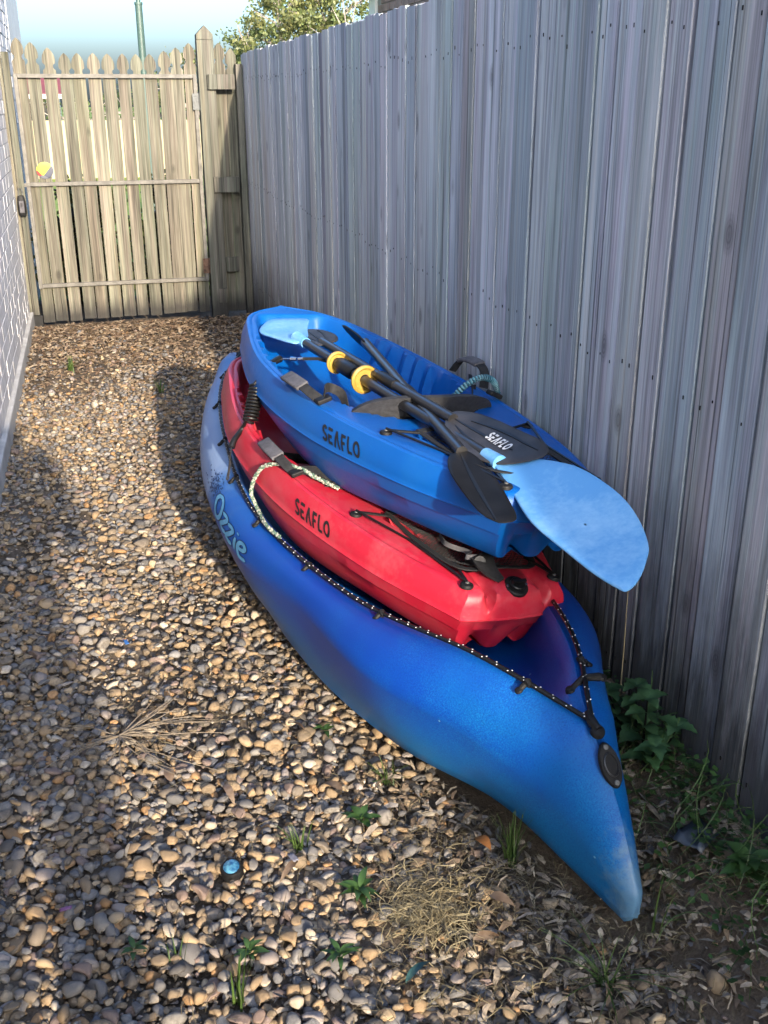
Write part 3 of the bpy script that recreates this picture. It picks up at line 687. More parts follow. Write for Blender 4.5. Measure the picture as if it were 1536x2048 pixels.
tree('bush', (3.3, 30, 0), 2.2, [(-.5, 0, 2.25, .5), (.2, 0, 2.35, .55), (.8, 0, 2.3, .55), (1.4, 0, 2.6, .6), (-.9, .2, 1.7, .6), (.6, .2, 1.6, .8)], 4000, 'low rounded bush at the left foot of the gum tree', [], 5)
M_maroon = leafmat('maroon_leaf', (.012, .006, .007), (.030, .012, .014), .1, 8)
for sx, lb in ((-.02, 'dark maroon shrub behind the left half of the picket gate'), (.66, 'dark maroon shrub behind the hinge side of the picket gate')):
    t_ = tree('dark_shrub', (sx, 8.75, -.06), .5, [(-.18, 0, .2, .2), (.0, .05, .25, .22), (.14, 0, .2, .2), (-.16, .05, .55, .2), (.02, 0, .6, .22), (.14, .04, .5, .2), (-.1, 0, .84, .17), (.08, .02, .82, .16)], 5200, lb, [], 8, leaf=(.05, .02))
    t_.children[-1].data.materials[0] = M_maroon
tree('hedge_shrub', (1.4, 34, 0), 1.9, [(-2, 0, .9, .8), (-1, 0, 1.0, .8), (0, 0, 1.1, .9), (1, 0, 1.0, .9), (2, 0, 1.1, .8), (3, 0, 1.0, .8)], 4000, 'dark green hedge shrub beyond the cream garden wall', [], 6, dark=(.5, .6, .5))

# ------------------------------------------------------------------ boats
def pose_mat(q, k=1.0):
    x, y, z, yaw, pi, ro = q
    cy, sy, cp, sp, c, s = math.cos(yaw), math.sin(yaw), math.cos(pi), math.sin(pi), math.cos(ro), math.sin(ro)
    u = Vector((-sy*cp, cy*cp, sp)); v0 = Vector((cy, sy, 0)); w0 = v0.cross(u)
    v = v0*c + w0*s; w = -v0*s + w0*c
    M = (Matrix((v, u, w)).transposed()*k).to_4x4(); M[3][3] = 1; M.translation = Vector((x, y, z)); return M
POSE_B = (0.8958, 1.9285, 0.4972, .178, .020, -.091)
POSE_R = (0.8132, 1.9532, 0.2626, .174, .065, -.118)
SCK = .95
POSE_O = (.844, 1.348, .052, .115, .035, .024)

# --- small sit-on-top kayak (local x = right, y = towards bow, z = up; stern at y=0)
KL = 1.82; KU = np.array([0, .18, .42, .66, .85, .955, 1.0])
kb = np.array([.131, .236, .301, .295, .222, .145, 0]); ks_ = np.array([.204, .206, .21, .226, .257, .272, .285]); kd = np.interp(KU, [0, .5, 1], [.067, .093, .097])
NSEG = 17
def mk(cu, cv, cz): return cr(np.c_[cu, cv, cz], NSEG)
K_deck = mk(KU*KL, kb, ks_)
K_seam = mk(KU*KL + np.array([0, 0, 0, 0, 0, .006, .012]), np.r_[kb[:6]+.012, 0], ks_-kd)
K_bot = mk(.074+KU*(KL*.95-.074), kb*np.interp(KU, [0, .5, 1], [.703, .893, .624]), np.interp(KU, [0, .5, .95], [.014, -.003, .113]))
def kay_drop(u, v, b):
    """depth of the deck below its edge plane"""
    av = np.abs(v); bi = b-.048+.011*np.sin(2*np.pi*u/.075)*sst(1.02, 1.08, u)*(1-sst(1.42, 1.5, u))
    u0 = .60+.26*(av/.235)**4
    inside = sst(-.012, .026, bi-av)*sst(-.012, .03, u-u0)*sst(-.012, .03, 1.715-u)
    D = .150-.015*sst(.1, .2, av)-.075*sst(1.42, 1.68, u) + .012*np.cos(av*60)*(av < .16)*sst(.95, 1.05, u)*(1-sst(1.3, 1.4, u))
    d = inside*D
    tw = .098+.045*np.clip(u/.44, 0, 1)
    d = np.maximum(d, .085*sst(-.008, .018, tw-av)*sst(-.008, .018, u-.10)*sst(-.008, .018, .45-u))
    groove = np.exp(-((av-.070)/.013)**2)*(1-sst(.02, .085, u)); d = np.maximum(d, .034*groove)
    # shallow groove that runs round inside the edge
    d = d+.004*np.exp(-((b-av-.022)/.004)**2)*sst(.12, .2, u)
    mid = sst(.03, .08, u)*(1-sst(.10, .13, u)); d = d+.008*mid*(av < .09)
    return d
def make_small_kayak(pose, mat, name, label):
    root = empty(name, mat=pose_mat(pose, SCK), label=label, cat='kayak')
    nr = len(K_deck); mb = MB(); NC = 65
    rows = []
    for k in range(nr):
        u, b, s = K_deck[k]; b = max(b, 1e-4); us, bs, ss = K_seam[k]; ub, bb, zb = K_bot[k]; bs = max(bs, 1e-4); bb = max(bb, 1e-4)
        right = []
        rr = min(.012, b*.4)
        for q in np.linspace(-1, 1, NC):
            v = q*(b-rr); uu = u+(.016*(1-sst(0, .15, u)))
            d = float(kay_drop(np.float64(u), np.float64(v), b)) if b > .03 else 0
            crown = .012*(1-(v/b)**2)*(1-sst(.3, .5, u))
            right.append((v, uu, s-d+crown))
        edge = [(b-rr*.3, u+.010*(1-sst(0, .15, u)), s-rr*.25), (b, u+.004*(1-sst(0, .15, u)), s-rr)]
        side = []
        for f in (.25, .5, .75): side.append((b+(bs-b)*f+.006*math.sin(math.pi*f), u+(us-u)*f, s-rr+(ss-s+rr)*f))
        side.append((bs+.0015, us, ss+.004)); side.append((bs+.004, us-.001, ss))
        lip = 1-sst(.25, .55, u)
        def low(f, ins=0): return (max(bs+(bb-bs)*(f**1.5)-ins, 1e-4), us+(ub-us)*f, ss+(zb-ss)*f)
        side += [(bs-.003, us+.001, ss-.004), low(.33), low(.36, .007*lip), low(.62, .003*lip), low(.88), (bb-.004 if bb > .01 else bb, ub, zb-.0)]
        rs = edge+side; ls = [(-x, y, z) for x, y, z in rs]
        bot = []
        for q in np.linspace(.9, -.9, 15):
            fade = 1-sst(.8, 1.5, u)*.6
            arch = .022*math.exp(-((abs(q)-.52)/.2)**2)*fade*sst(0, .1, bb); bot.append((q*bb, ub, zb+arch - .006*(1-abs(q))))
        rows.append(right+rs+bot+ls[::-1])
    mb.grid(rows, closed_v=True)
    # stern cap between the first ring's deck line and bottom line
    r0 = rows[0]; nE = 2; n_s = 13
    top = r0[:NC]; R_ = r0[NC:NC+n_s]; Bt = r0[NC+n_s:NC+n_s+15][::-1]; L_ = r0[NC+n_s+15:][::-1]
    cap = []
    for i in range(NC):
        q = -1+2*i/(NC-1); colp = [top[i]]
        for j in range(n_s):
            a = L_[j]; b2 = R_[j]; x = a[0]+(b2[0]-a[0])*(q+1)/2; y = a[1]; z = a[2]
            tz = top[i][2]; ref = ks_[0]
            if j < 6: z = z - (ref+.012-tz)*max(0, 1-j/5.5)*1.0 if tz < ref-.004 else z
            y = y - .020*(1-abs(q)**2)*(1 if j < 7 else .75) - (.003 if j == 6 else 0)
            if j >= 9:
                arch = .022*math.exp(-((abs(q)-.52)/.2)**2)*((j-8)/4.0); z += arch
                y += .03*math.exp(-((abs(q)-.52)/.2)**2)*((j-8)/4.0)
            colp.append((x, y, z))
        cap.append(colp)
    mb.grid(cap)
    mb.build('hull', mat, root, weld=.0006, angle=38)
    return root
def deck_z(u, v):
    b = np.interp(u, K_deck[:90, 0], K_deck[:90, 1]); s = np.interp(u, K_deck[:90, 0], K_deck[:90, 2]); return float(s-kay_drop(np.float64(u), np.float64(v), b)+.012*(1-(v/b)**2)*(1-sst(.3, .5, u)))
def side_pt(u, f, off=.0016, sgn=-1):
    """point on the side between deck edge (f=0) and seam (f=1)"""
    def at(u, f):
        b, s = np.interp(u, K_deck[:90, 0], K_deck[:90, 1]), np.interp(u, K_deck[:90, 0], K_deck[:90, 2])
        bs, ss = np.interp(u, K_seam[:90, 0], K_seam[:90, 1]), np.interp(u, K_seam[:90, 0], K_seam[:90, 2])
        return np.array([sgn*(b+(bs-b)*f+.006*math.sin(math.pi*min(max(f, 0), 1))), u, s-.012+(ss-s+.012)*f])
    p = at(u, f); a = at(u+.01, f)-p; c = at(u, f+.02)-p; nn = np.cross(a, c); nn /= np.linalg.norm(nn)
    if nn[0]*sgn < 0: nn = -nn
    return Vector(p+nn*off)
# lettering: strokes in a unit box (x across one letter 0..w, y 0..1)
def arc(cx, cy, rx, ry, a0, a1, n=14): return [(cx+rx*math.cos(R(a0+(a1-a0)*k/n)), cy+ry*math.sin(R(a0+(a1-a0)*k/n))) for k in range(n+1)]
LET = {'S': ([arc(.30, .73, .22, .18, 20, 200, 10)+arc(.30, .30, .25, .20, 100, -160, 14)[1:]], .62),
       'E': ([[(.12, .0), (.12, .60)], [(.05, .09), (.55, .09)], [(.05, .48), (.50, .48)], [(.03, .90), (.58, .90)]], .66),
       'A': ([[(.04, -.04), (.34, .98)], [(.34, .98), (.64, -.04)]], .72),
       'F': ([[(.12, -.04), (.12, .99)], [(.05, .90), (.56, .90)], [(.05, .48), (.48, .48)]], .60),
       'L': ([[(.12, 1.04), (.12, .0)], [(.05, .09), (.54, .09)]], .60),
       'O': ([arc(.38, .5, .30, .41, 0, 360, 24)], .80)}
def strokes(word, sw=.19):
    quads = []; x0 = 0
    for ch in word:
        st, w = LET[ch]
        for pl_ in st:
            n = len(pl_); closed = math.dist(pl_[0], pl_[-1]) < 1e-6
            # subdivide straight strokes so that they bend with the surface
            if n == 2:
                a, b = pl_; pl_ = [(a[0]+(b[0]-a[0])*k/4, a[1]+(b[1]-a[1])*k/4) for k in range(5)]; n = 5
            L, Rr = [], []
            for i in range(n):
                p = pl_[i]; a = pl_[i-1] if i > 0 else (pl_[-2] if closed else pl_[0]); b = pl_[i+1] if i < n-1 else (pl_[1] if closed else pl_[-1])
                tx, ty = b[0]-a[0], b[1]-a[1]; l = math.hypot(tx, ty) or 1; nx, ny = -ty/l, tx/l
                L.append((x0+p[0]+nx*sw/2, p[1]+ny*sw/2)); Rr.append((x0+p[0]-nx*sw/2, p[1]-ny*sw/2))
            for i in range(n-1): quads.append((L[i], L[i+1], Rr[i+1], Rr[i]))
        x0 += w+.14
    return quads, x0-.14
def letter_mesh(word, fn, sw=.19):
    q, w = strokes(word, sw); mb = MB()
    for qq in q: mb.add([fn(x/w, y) for x, y in qq], [(0, 1, 2, 3)])
    return mb
def pad_eye(root, u, v, z=None, r=.016):
    z = deck_z(u, v) if z is None else z
    mb = MB(); mb.disc((v, u, z-.002), (0, 0, 1), r, .009, 18, .4)
    o = mb.build('pad_eye', M_black, root); mb = MB(); mb.disc((v, u, z+.0085), (0, 0, 1), .005, .003, 10); mb.build('screw', M_steel, o)
def kit(root, m, red):
    # lettering on the left side
    q = letter_mesh('SEAFLO', lambda x, y: side_pt(.655-.185*x+.018*(y-.5), .78-.55*y)); q.build('lettering', M_ink, root, smooth=False)
    pts = [(.46, -.214), (.46, .214), (.03, -.122), (.03, .122)]
    for u, v in pts: pad_eye(root, u, v)
    # bungee round the rear well, and its net
    cor = [(.44, -.135), (.44, .135), (.11, .10), (.11, -.10)]
    zz = .218
    mb = MB()
    for (u, v), (cu, cv) in ((pts[0], cor[0]), (pts[1], cor[1]), (pts[2], cor[3]), (pts[3], cor[2])):
        mb.tube([(v, u, deck_z(u, v)+.010), (cv, cu+ (-.02 if cu > .3 else .02), zz)], .004, 6)
    mb.tube([(pts[0][1], pts[0][0], zz+.004), (-.15, .28, zz-.002), (pts[2][1], pts[2][0]+.01, zz)], .0035, 6)
    mb.tube([(pts[1][1], pts[1][0], zz+.004), (.15, .28, zz-.002), (pts[3][1], pts[3][0]+.01, zz)], .0035, 6)
    mb.build('bungee_cord', M_rubber, root)
    hexa = [(.445, -.13), (.455, 0), (.445, .13), (.28, .135), (.10, .105), (.09, 0), (.10, -.105), (.28, -.135)]
    def sag(u, v): return zz-.020*sst(0, .1, .14-abs(v))*sst(0, .1, .46-u)*sst(0, .1, u-.09)+.004*math.sin(31*u+17*v)
    mb = MB(); loop = cr([(v, u, sag(u, v)) for u, v in hexa+hexa[:1]], 6); mb.ribbon(loop.tolist(), .018, .003, (0, 0, 1) if False else [Vector((p[0], p[1]-.28, 0.02)) for p in loop]); mb.build('net_binding', M_web, root)
    mb = MB(); step = .0135
    for d in (1, -1):
        for c0 in np.arange(-.5, .95, step):
            ln = []
            for t in np.linspace(-.14, .14, 15):
                u = c0+d*t*1.0
                hv = np.interp(u, [.09, .28, .45], [.105, .134, .13])
                if .095 < u < .45 and abs(t) < hv: ln.append((t, u, sag(u, t)))
            if len(ln) > 2: mb.tube(ln, .0008, 3, cap=False)
    mb.build('cargo_net', M_web, root)
    # strap carry handles on both sides
    for sg in (-1, 1):
        b = lambda u: float(np.interp(u, K_deck[:90, 0], K_deck[:90, 1]))
        if sg < 0:
            hp = [(sg*(b(.965)-.020), .965, .226), (sg*(b(.95)-.006), .95, .240), (sg*(b(.88)+.002), .88, .246), (sg*(b(.81)+.002), .81, .244), (sg*(b(.77)-.006), .77, .234), (sg*(b(.745)-.020), .745, .222)]
        else:
            hp = [(sg*(b(1.03)-.01), 1.03, .224), (sg*(b(1.01)+.005), 1.01, .262), (sg*(b(.97)+.008), .97, .276), (sg*(b(.90)+.008), .90, .275), (sg*(b(.86)+.005), .86, .258), (sg*(b(.83)-.01), .83, .22)]
        hc = cr(hp, 6)
        mb = MB(); mb.ribbon(hc.tolist(), .028, .004, (1, 0, .55) if sg < 0 else (1, 0, .2)); o = mb.build('carry_handle', M_web, root)
        mb = MB(); core = hc[6:19]; mb.ribbon(core.tolist(), .040, .012, (1, 0, .55) if sg < 0 else (1, 0, .2)); g = mb.build('grip', M_greysleeve, o); bv = g.modifiers.new('bevel', 'BEVEL'); bv.width = .004; bv.segments = 2
        mb = MB(); mb.box(-.022, -.016, -.006, .022, .016, .008, M=Matrix.Translation((sg*(b(.735)-.025), .735, .224)) @ Matrix.Rotation(sg*.35, 4, 'Y')); bk = mb.build('buckle', M_black, root, smooth=False); bv = bk.modifiers.new('bevel', 'BEVEL'); bv.width = .004; bv.segments = 2
    # drain plug on the stern
    mb = MB(); zc = deck_z(.0, 0)-.006
    nrm = Vector((0, -.45, 1)).normalized(); mb.disc((0, .008, zc-.006), nrm, .030, .010, 24, .1); o = mb.build('drain_plug', M_black, root)
    mb = MB(); ca = Vector((0, .008, zc-.006))+nrm*.012; mb.disc(ca, nrm, .019, .006, 20, .1)
    M2 = Matrix.Translation(ca+nrm*.009) @ nrm.to_track_quat('Z', 'Y').to_matrix().to_4x4(); mb.box(-.018, -.004, -.002, .018, .004, .007, M=M2); mb.build('cap', M_rubber, o)
    for sx in (-.025, .025):
        mb = MB(); mb.disc(Vector((sx, .008, zc-.006))+nrm*.0095, nrm, .004, .002, 10); mb.build('screw', M_chrome, o)
    # seat pad, back rest and its straps
    sp_ = MB(); G = []
    for u in np.linspace(.66, .96, 14):
        row = []
        hw = .155*(1-((u-.80)/.19)**4*.35)
        for q in np.linspace(-1, 1, 15): row.append((q*hw, u, .082+.014*(1-q*q)*1+.030*abs(q)**3 + .006*math.sin((u-.66)*40)*(abs(q) < .8)))
        G.append(row)
    sp_.grid(G); sp_.grid([[(x, y, z-.022) for x, y, z in r] for r in G]); o = sp_.build('seat_pad', M_seat, root); 
    br = MB(); inn, out = [], []
    for a in np.linspace(-1, 1, 25):
        v = .205*math.sin(a*1.25)/math.sin(1.25); u = .655+.13*(1-math.cos(a*1.25)); hgt = .18*(1-.38*abs(a)**3)
        br_in = []
        for f in np.linspace(0, 1, 7): br_in.append((v*(1+.05*f), u-.05*f+.018*math.sin(f*3.1), .085+hgt*f))
        th = .026
        br_out = [(x*(1.06), y-th*(1 if abs(a) < .97 else .3), z) for x, y, z in br_in]
        inn.append(br_in+br_out[::-1])
    br.grid(inn, closed_v=True); br.f += [tuple(range(14))[::-1], tuple(range(24*14, 25*14))]; br.mi += [0, 0]
    br.build('seat_back', M_seat, root, angle=50)
    if not red:
        b7 = .30
        mb = MB(); mb.ribbon(cr([(.30, .93, .225), (.27, .86, .235), (.215, .76, .215), (.195, .70, .17)], 6).tolist(), .026, .003, (0, .4, 1)); mb.build('seat_strap', M_web, root)
        mb = MB(); mb.ribbon(cr([(.275, .86, .222), (.262, .84, .15), (.25, .83, .10)], 6).tolist(), .03, .003, (0, 1, 0)); mb.build('seat_strap', M_web, root)
        mb = MB(); mb.ribbon(cr([(-.272, .735, .232), (-.258, .765, .246), (-.225, .80, .240), (-.200, .775, .225), (-.205, .72, .185), (-.215, .67, .13), (-.19, .66, .10)], 8).tolist(), .026, .003, (.25, .35, 1)); mb.build('seat_strap', M_web, root)
    else:
        mb = MB(); mb.ribbon(cr([(-.27, .74, .228), (-.22, .70, .238), (-.18, .64, .222), (-.13, .58, .235)], 8).tolist(), .03, .004, (.6, .6, .5)); mb.build('seat_strap', M_web, root)
        mb = MB(); mb.ribbon(cr([(-.285, 1.08, .17), (-.2, 1.06, .15), (-.1, 1.05, .14), (0, 1.05, .14)], 6).tolist(), .04, .012, (0, 1, .2)); mb.build('foot_strap', M_web, root)
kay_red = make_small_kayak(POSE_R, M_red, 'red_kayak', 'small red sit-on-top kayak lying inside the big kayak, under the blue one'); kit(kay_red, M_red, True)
kay_blue = make_small_kayak(POSE_B, M_blue, 'blue_kayak', 'small bright blue sit-on-top kayak at the top of the stack, holding the paddles'); kit(kay_blue, M_blue, False)
# crumpled strap ends stuffed into the red kayak's net
mb = MB(); mb.ribbon(cr([(-.05, .30, .215), (-.075, .22, .225), (-.04, .16, .226), (-.075, .125, .235), (-.05, .11, .24), (-.03, .13, .232)], 8).tolist(), .012, .003, (.3, .3, 1)); mb.build('strap_end', M_greysleeve, kay_red, label='pale grey strap end poking from the net')
mb = MB(); mb.ribbon(cr([(-.035, .02, .220), (-.05, .055, .232), (-.045, .10, .240), (-.02, .14, .232), (.02, .16, .222)], 8).tolist(), [.02+.035*math.sin(k/32*3.1) for k in range(33)], .006, (1, .3, .1)); mb.build('net_tab', M_web, kay_red)
mb = MB(); mb.tube([(-.055, .135, .22), (-.05, .10, .232), (-.06, .085, .24)], [.016, .018, .014], 10); mb.build('cord_lock', M_rubber, kay_red)

# --- big open kayak
OU = np.array([0, .06, .13, .22, .35, .5, .65, .8, .92, 1.0]); OL = 2.90
ob = np.array([.018, .076, .168, .288, .325, .378, .358, .268, .142, .012]); og = np.array([.049, .159, .219, .240, .228, .185, .210, .247, .290, .352])
O_g = cr(np.c_[OU*OL, ob, og], 14)
ofb = np.interp(OU, [0, .15, .3, .6, .85, 1], [.62, .55, .85, .773, .75, .6]); okz = np.interp(OU, [0, .15, .3, .6, .85, 1], [-.008, .022, -.015, .002, .03, .15])
O_b = cr(np.c_[OU*OL*.97+.01, ob*ofb, okz], 14)
ta, tb = .064, .944; ou = ta+(tb-ta)*np.array([0, .1, .27, .5, .73, .9, 1.0])
O_r = cr(np.c_[ou*OL, [0, .108, .228, .300, .242, .142, 0], [.315, .338, .285, .276, .307, .344, .385]], 18)
def rim_at(u):
    r = np.interp(u, O_r[:, 0], O_r[:, 1], 0, 0)
    s = np.interp(u, np.r_[0, .06, .12, O_r[:, 0], OL], np.r_[.085, .185, .262, O_r[:, 2], .356]); return float(max(r, 0)), float(s)
big = empty('big_blue_kayak', mat=pose_mat(POSE_O), label='long marbled blue kayak lying on the gravel at the bottom of the stack', cat='kayak')
mb = MB(); rows = []
def shoulder(u, b, g, r, s, n=9):
    out = []
    c = min(1, r/.06) if r > 0 else 0
    for f in np.linspace(0, 1, n)[1:]:
        x = b+(r-b)*f; z = g+(s-g)*f; bul = (.030+.02*(1-c))*math.sin(math.pi*f)*min(1, b/.11)
        d = Vector((s-g, b-r)).normalized() if (s-g)**2+(b-r)**2 > 1e-9 else Vector((1, 0))
        out.append((x+abs(d.x)*bul*.7, z+abs(d.y)*bul*.9))
    return out
def o_row(k, t=None):
    u, b, g = O_g[k]; ub, bb, zb = O_b[k]; b = max(b, 2e-3); bb = max(bb, 1e-3); r, s = rim_at(u)
    half = [(0, ub, zb-.035*sst(.02, .2, bb)), (bb*.5, ub, zb-.022*sst(.02, .2, bb)), (bb*.86, ub, zb-.004), (bb, ub+.0, zb+.006), (bb+(b-bb)*.10+.004, ub, zb+(g-zb)*.16)]
    for f in (.35, .55, .75, .9): half.append((bb+(b-bb)*(f+.12*math.sin(math.pi*f)), ub+(u-ub)*f, zb+(g-zb)*f))
    half.append((b, u, g))
    sh = shoulder(u, b, g, r, s); half += [(max(x, 0), u, z) for x, z in sh]
    c = float(sst(0, .05, r)); dpt = .15*float(sst(.0, .15, r))
    if c > 0:
        half += [(max(r-.010*c, 0), u, s+.003*c), (max(r-.022*c, 0), u, s-.006*c), (max(r-.034*c, 0), u, s-dpt*.35), (max(r-.052*c, 0), u, s-dpt*.85), (max(r-.08*c, 0), u, s-dpt*.98), (0, u, s-dpt)]
    else: half += [(0, u, s+.0)]*6
    return half
for k in range(len(O_g)):
    h = o_row(k); rows.append(h + [(-x, y, z) for x, y, z in h[::-1]])
mb.grid(rows)
# closed ends
n0 = len(rows[0]); r0 = rows[0]; cx, cy, cz = 0, -.014, sum(p[2] for p in r0)/n0
ring1 = [(p[0]*.62, -.008, cz+(p[2]-cz)*.7) for p in r0]; mb.grid([r0, ring1, [(0, cy, cz)]*n0])
r9 = rows[-1]; cz = sum(p[2] for p in r9)/n0; mb.grid([r9, [(0, r9[0][1]+.03, cz)]*n0])
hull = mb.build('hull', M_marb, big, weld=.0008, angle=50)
def o_shoulder_pt(u, f, off=.0016, sgn=-1):
    """left deck between rim (f=0) and widest line (f=1)"""
    def at(u, f):
        b = np.interp(u, O_g[:, 0], O_g[:, 1]); g = np.interp(u, O_g[:, 0], O_g[:, 2]); r, s = rim_at(u)
        sh = [(b, g)]+shoulder(u, b, g, r, s); t = (1-min(max(f, 0), 1))*(len(sh)-1); i = min(int(t), len(sh)-2); t -= i
        return np.array([sgn*(sh[i][0]+(sh[i+1][0]-sh[i][0])*t), u, sh[i][1]+(sh[i+1][1]-sh[i][1])*t])
    p = at(u, f); a = at(u+.03, f)-p; c = at(u, min(f+.1, 1))-at(u, max(f-.1, 0)); nn = np.cross(a, c); nn /= np.linalg.norm(nn)
    if nn[2] < 0: nn = -nn
    return Vector(p+nn*off)
# dotted cord round the rim
for sg in (-1, 1):
    cpts = [];
    for u in np.linspace(ta*OL-.012, tb*OL, 240):
        r, s = rim_at(u); cpts.append((sg*(r+.004), u, s+.012))
    mb = MB(); mb.tube(cpts, .0052, 7, cap=True); c_ = mb.build('deck_cord', M_rubber, big)
    mb = MB()
    for i in range(2, 236, 3):
        p = Vector(cpts[i]); q = Vector(cpts[i+1]); d = (q-p).normalized(); side = d.cross(Vector((0, 0, 1))).normalized()
        for s2, dz in ((.0035, .0036), (-.0035, .0036)):
            e = p + side*s2*sg*(1 if i % 2 else -1) + Vector((0, 0, dz)) + d*(.003 if s2 > 0 else -.003)
            mb.disc(e, (side*s2*40+Vector((0, 0, 1))), .0017, .001, 6)
    mb.build('cord_fleck', M_wink, c_, kind='stuff')
def o_eye(u, sg, out=.018):
    r, s = rim_at(u); p = Vector((sg*(r+.004), u, s+.010)); q = o_shoulder_pt(u, .0 + .12, .004, sg); q = Vector((sg*(r+out+.004), u, s-.003))
    mb = MB(); mb.tube([p, (p+q)/2+Vector((0, 0, .004)), q], [.0055, .006, .0055], 8); mb.disc(q, (sg*.5, 0, 1), .0085, .005, 12)
    mb.tube([p+Vector((0, -.011, 0)), p+Vector((0, 0, .004)), p+Vector((0, .011, 0))], [.0055, .0085, .0055], 8)
    mb.build('pad_eye', M_black, big)
for u in (.315, .74, 1.075, 1.40, 1.714, 2.005, 2.32, 2.58): o_eye(u, -1)
for u in (.34, .85, 1.5, 2.1): o_eye(u, 1)
mb = MB(); r, s = rim_at(.30); z_ = s-.015
mb.tube([(.025, .29, s-.012), (.05, .293, s+.010), (.085, .288, s+.006)], [.009, .007, .009], 8)
mb.disc((.022, .29, s-.014), (-.2, 0, 1), .011, .008, 12); mb.disc((.088, .288, s+.001), (.3, 0, 1), .011, .008, 12); mb.build('cord_toggle', M_black, big)
mb = MB(); r, s = rim_at(.186); mb.disc((0, .160, s-.004), (0, -.4, 1), .014, .010, 16); mb.tube([(0, .158, s+.006), (-.004, .175, s+.014), (.004, .20, s+.014)], [.008, .010, .008], 8); mb.build('pad_eye', M_black, big)
mb = MB(); r, s = rim_at(2.74); mb.disc((0, 2.76, s), (0, .2, 1), .014, .010, 16); mb.tube([(-.02, 2.72, s+.008), (0, 2.745, s+.016), (.02, 2.72, s+.008)], .006, 8); mb.build('pad_eye', M_black, big)
# bow fitting
r, s = rim_at(.122); nrm = Vector((0, -.74, .68)).normalized(); fc = Vector((.004, .118, s+.002))
ax = Vector((0, .68, .74)); bxv = nrm.cross(ax); mb = MB(); P = []
for rr, hh in ((1.0, 0), (1.0, .004), (.93, .007), (.0, .0075)):
    P.append([fc + ax*(.043*rr*math.cos(a)) + bxv*(.021*rr*math.sin(a)*(1-.25*abs(math.cos(a))**3)) + nrm*hh for a in [2*math.pi*k/28 for k in range(28)]])
mb.grid(P, closed_v=True); o = mb.build('bow_fitting', M_black, big)
mb = MB()
for q in (-.033, .033): mb.disc(fc+ax*q+nrm*.007, nrm, .0052, .002, 12)
mb.build('screws', M_steel, o); mb = MB(); mb.tube([fc+ax*(.021*math.cos(a))+bxv*(.013*math.sin(a))+nrm*.008 for a in [2*math.pi*k/24 for k in range(25)]], .0018, 6, cap=False); mb.build('ring', M_shaft, o)
# the name on the left side
def smooth_poly(p, n=6): return [tuple(q) for q in cr(p, n)]
GLY = [[smooth_poly([(.17, .93), (.06, .80), (.02, .50), (.08, .16), (.22, .05), (.33, .22), (.36, .52), (.30, .82), (.17, .93), (.12, .86)], 5)],
       [smooth_poly([(.44, .62), (.58, .70), (.66, .64), (.55, .36), (.45, .14), (.58, .08), (.70, .16)], 5)],
       [smooth_poly([(.74, .60), (.88, .68), (.96, .62), (.86, .36), (.75, .12), (.88, .07), (1.0, .14)], 5)],
       [[(1.10, .56), (1.09, .40), (1.10, .24), (1.13, .10)], [(1.12, .76), (1.13, .79), (1.14, .82)]],
       [smooth_poly([(1.26, .34), (1.40, .40), (1.46, .54), (1.38, .66), (1.27, .58), (1.22, .34), (1.28, .12), (1.40, .06), (1.52, .14)], 5)]]
def oz_fn(off):
    return lambda x, y: o_shoulder_pt(1.700-.235*x, .90-.46*y+.075*x*(1-.3*y), off)
def oz_mesh(sw, off):
    mb = MB(); fn = oz_fn(off)
    for g in GLY:
        for pl_ in g:
            L, Rr = [], []
            for i, p in enumerate(pl_):
                a = pl_[max(i-1, 0)]; b = pl_[min(i+1, len(pl_)-1)]; tx, ty = b[0]-a[0], b[1]-a[1]; l = math.hypot(tx, ty) or 1
                e = .55 if i in (0, len(pl_)-1) else 1
                nx, ny = -ty/l*sw/2*e, tx/l*sw/2*e; L.append((p[0]+nx*.85, p[1]+ny*1.25)); Rr.append((p[0]-nx*.85, p[1]-ny*1.25))
            mb.grid([[fn(*a), fn(*b)] for a, b in zip(L, Rr)])
    return mb
oz_mesh(.175, .0012).build('name_outline', M_ozdark, big, smooth=False)
oz_mesh(.115, .0022).build('name_lettering', M_ozlight, big, smooth=False)
mb = MB(); fn = o_shoulder_pt
for k in range(150):
    a = random.gauss(0, 1); u = 1.765+random.gauss(0, .05); f = .55+random.gauss(0, .12)
    if not .2 < f < .9 or u < 1.70-.04*random.random(): continue
    s_ = random.uniform(.0025, .006); d = random.uniform(0, 3.1)
    c, s2 = math.cos(d), math.sin(d)
    mb.add([fn(u+c*s_*1.6, f+s2*s_*6, .0013), fn(u-s2*s_*.7, f+c*s_*3, .0013), fn(u-c*s_*1.6, f-s2*s_*6, .0013), fn(u+s2*s_*.7, f-c*s_*3, .0013)], [(0, 1, 2, 3)])
mb.build('splatter_print', M_ozdark, big, smooth=False)

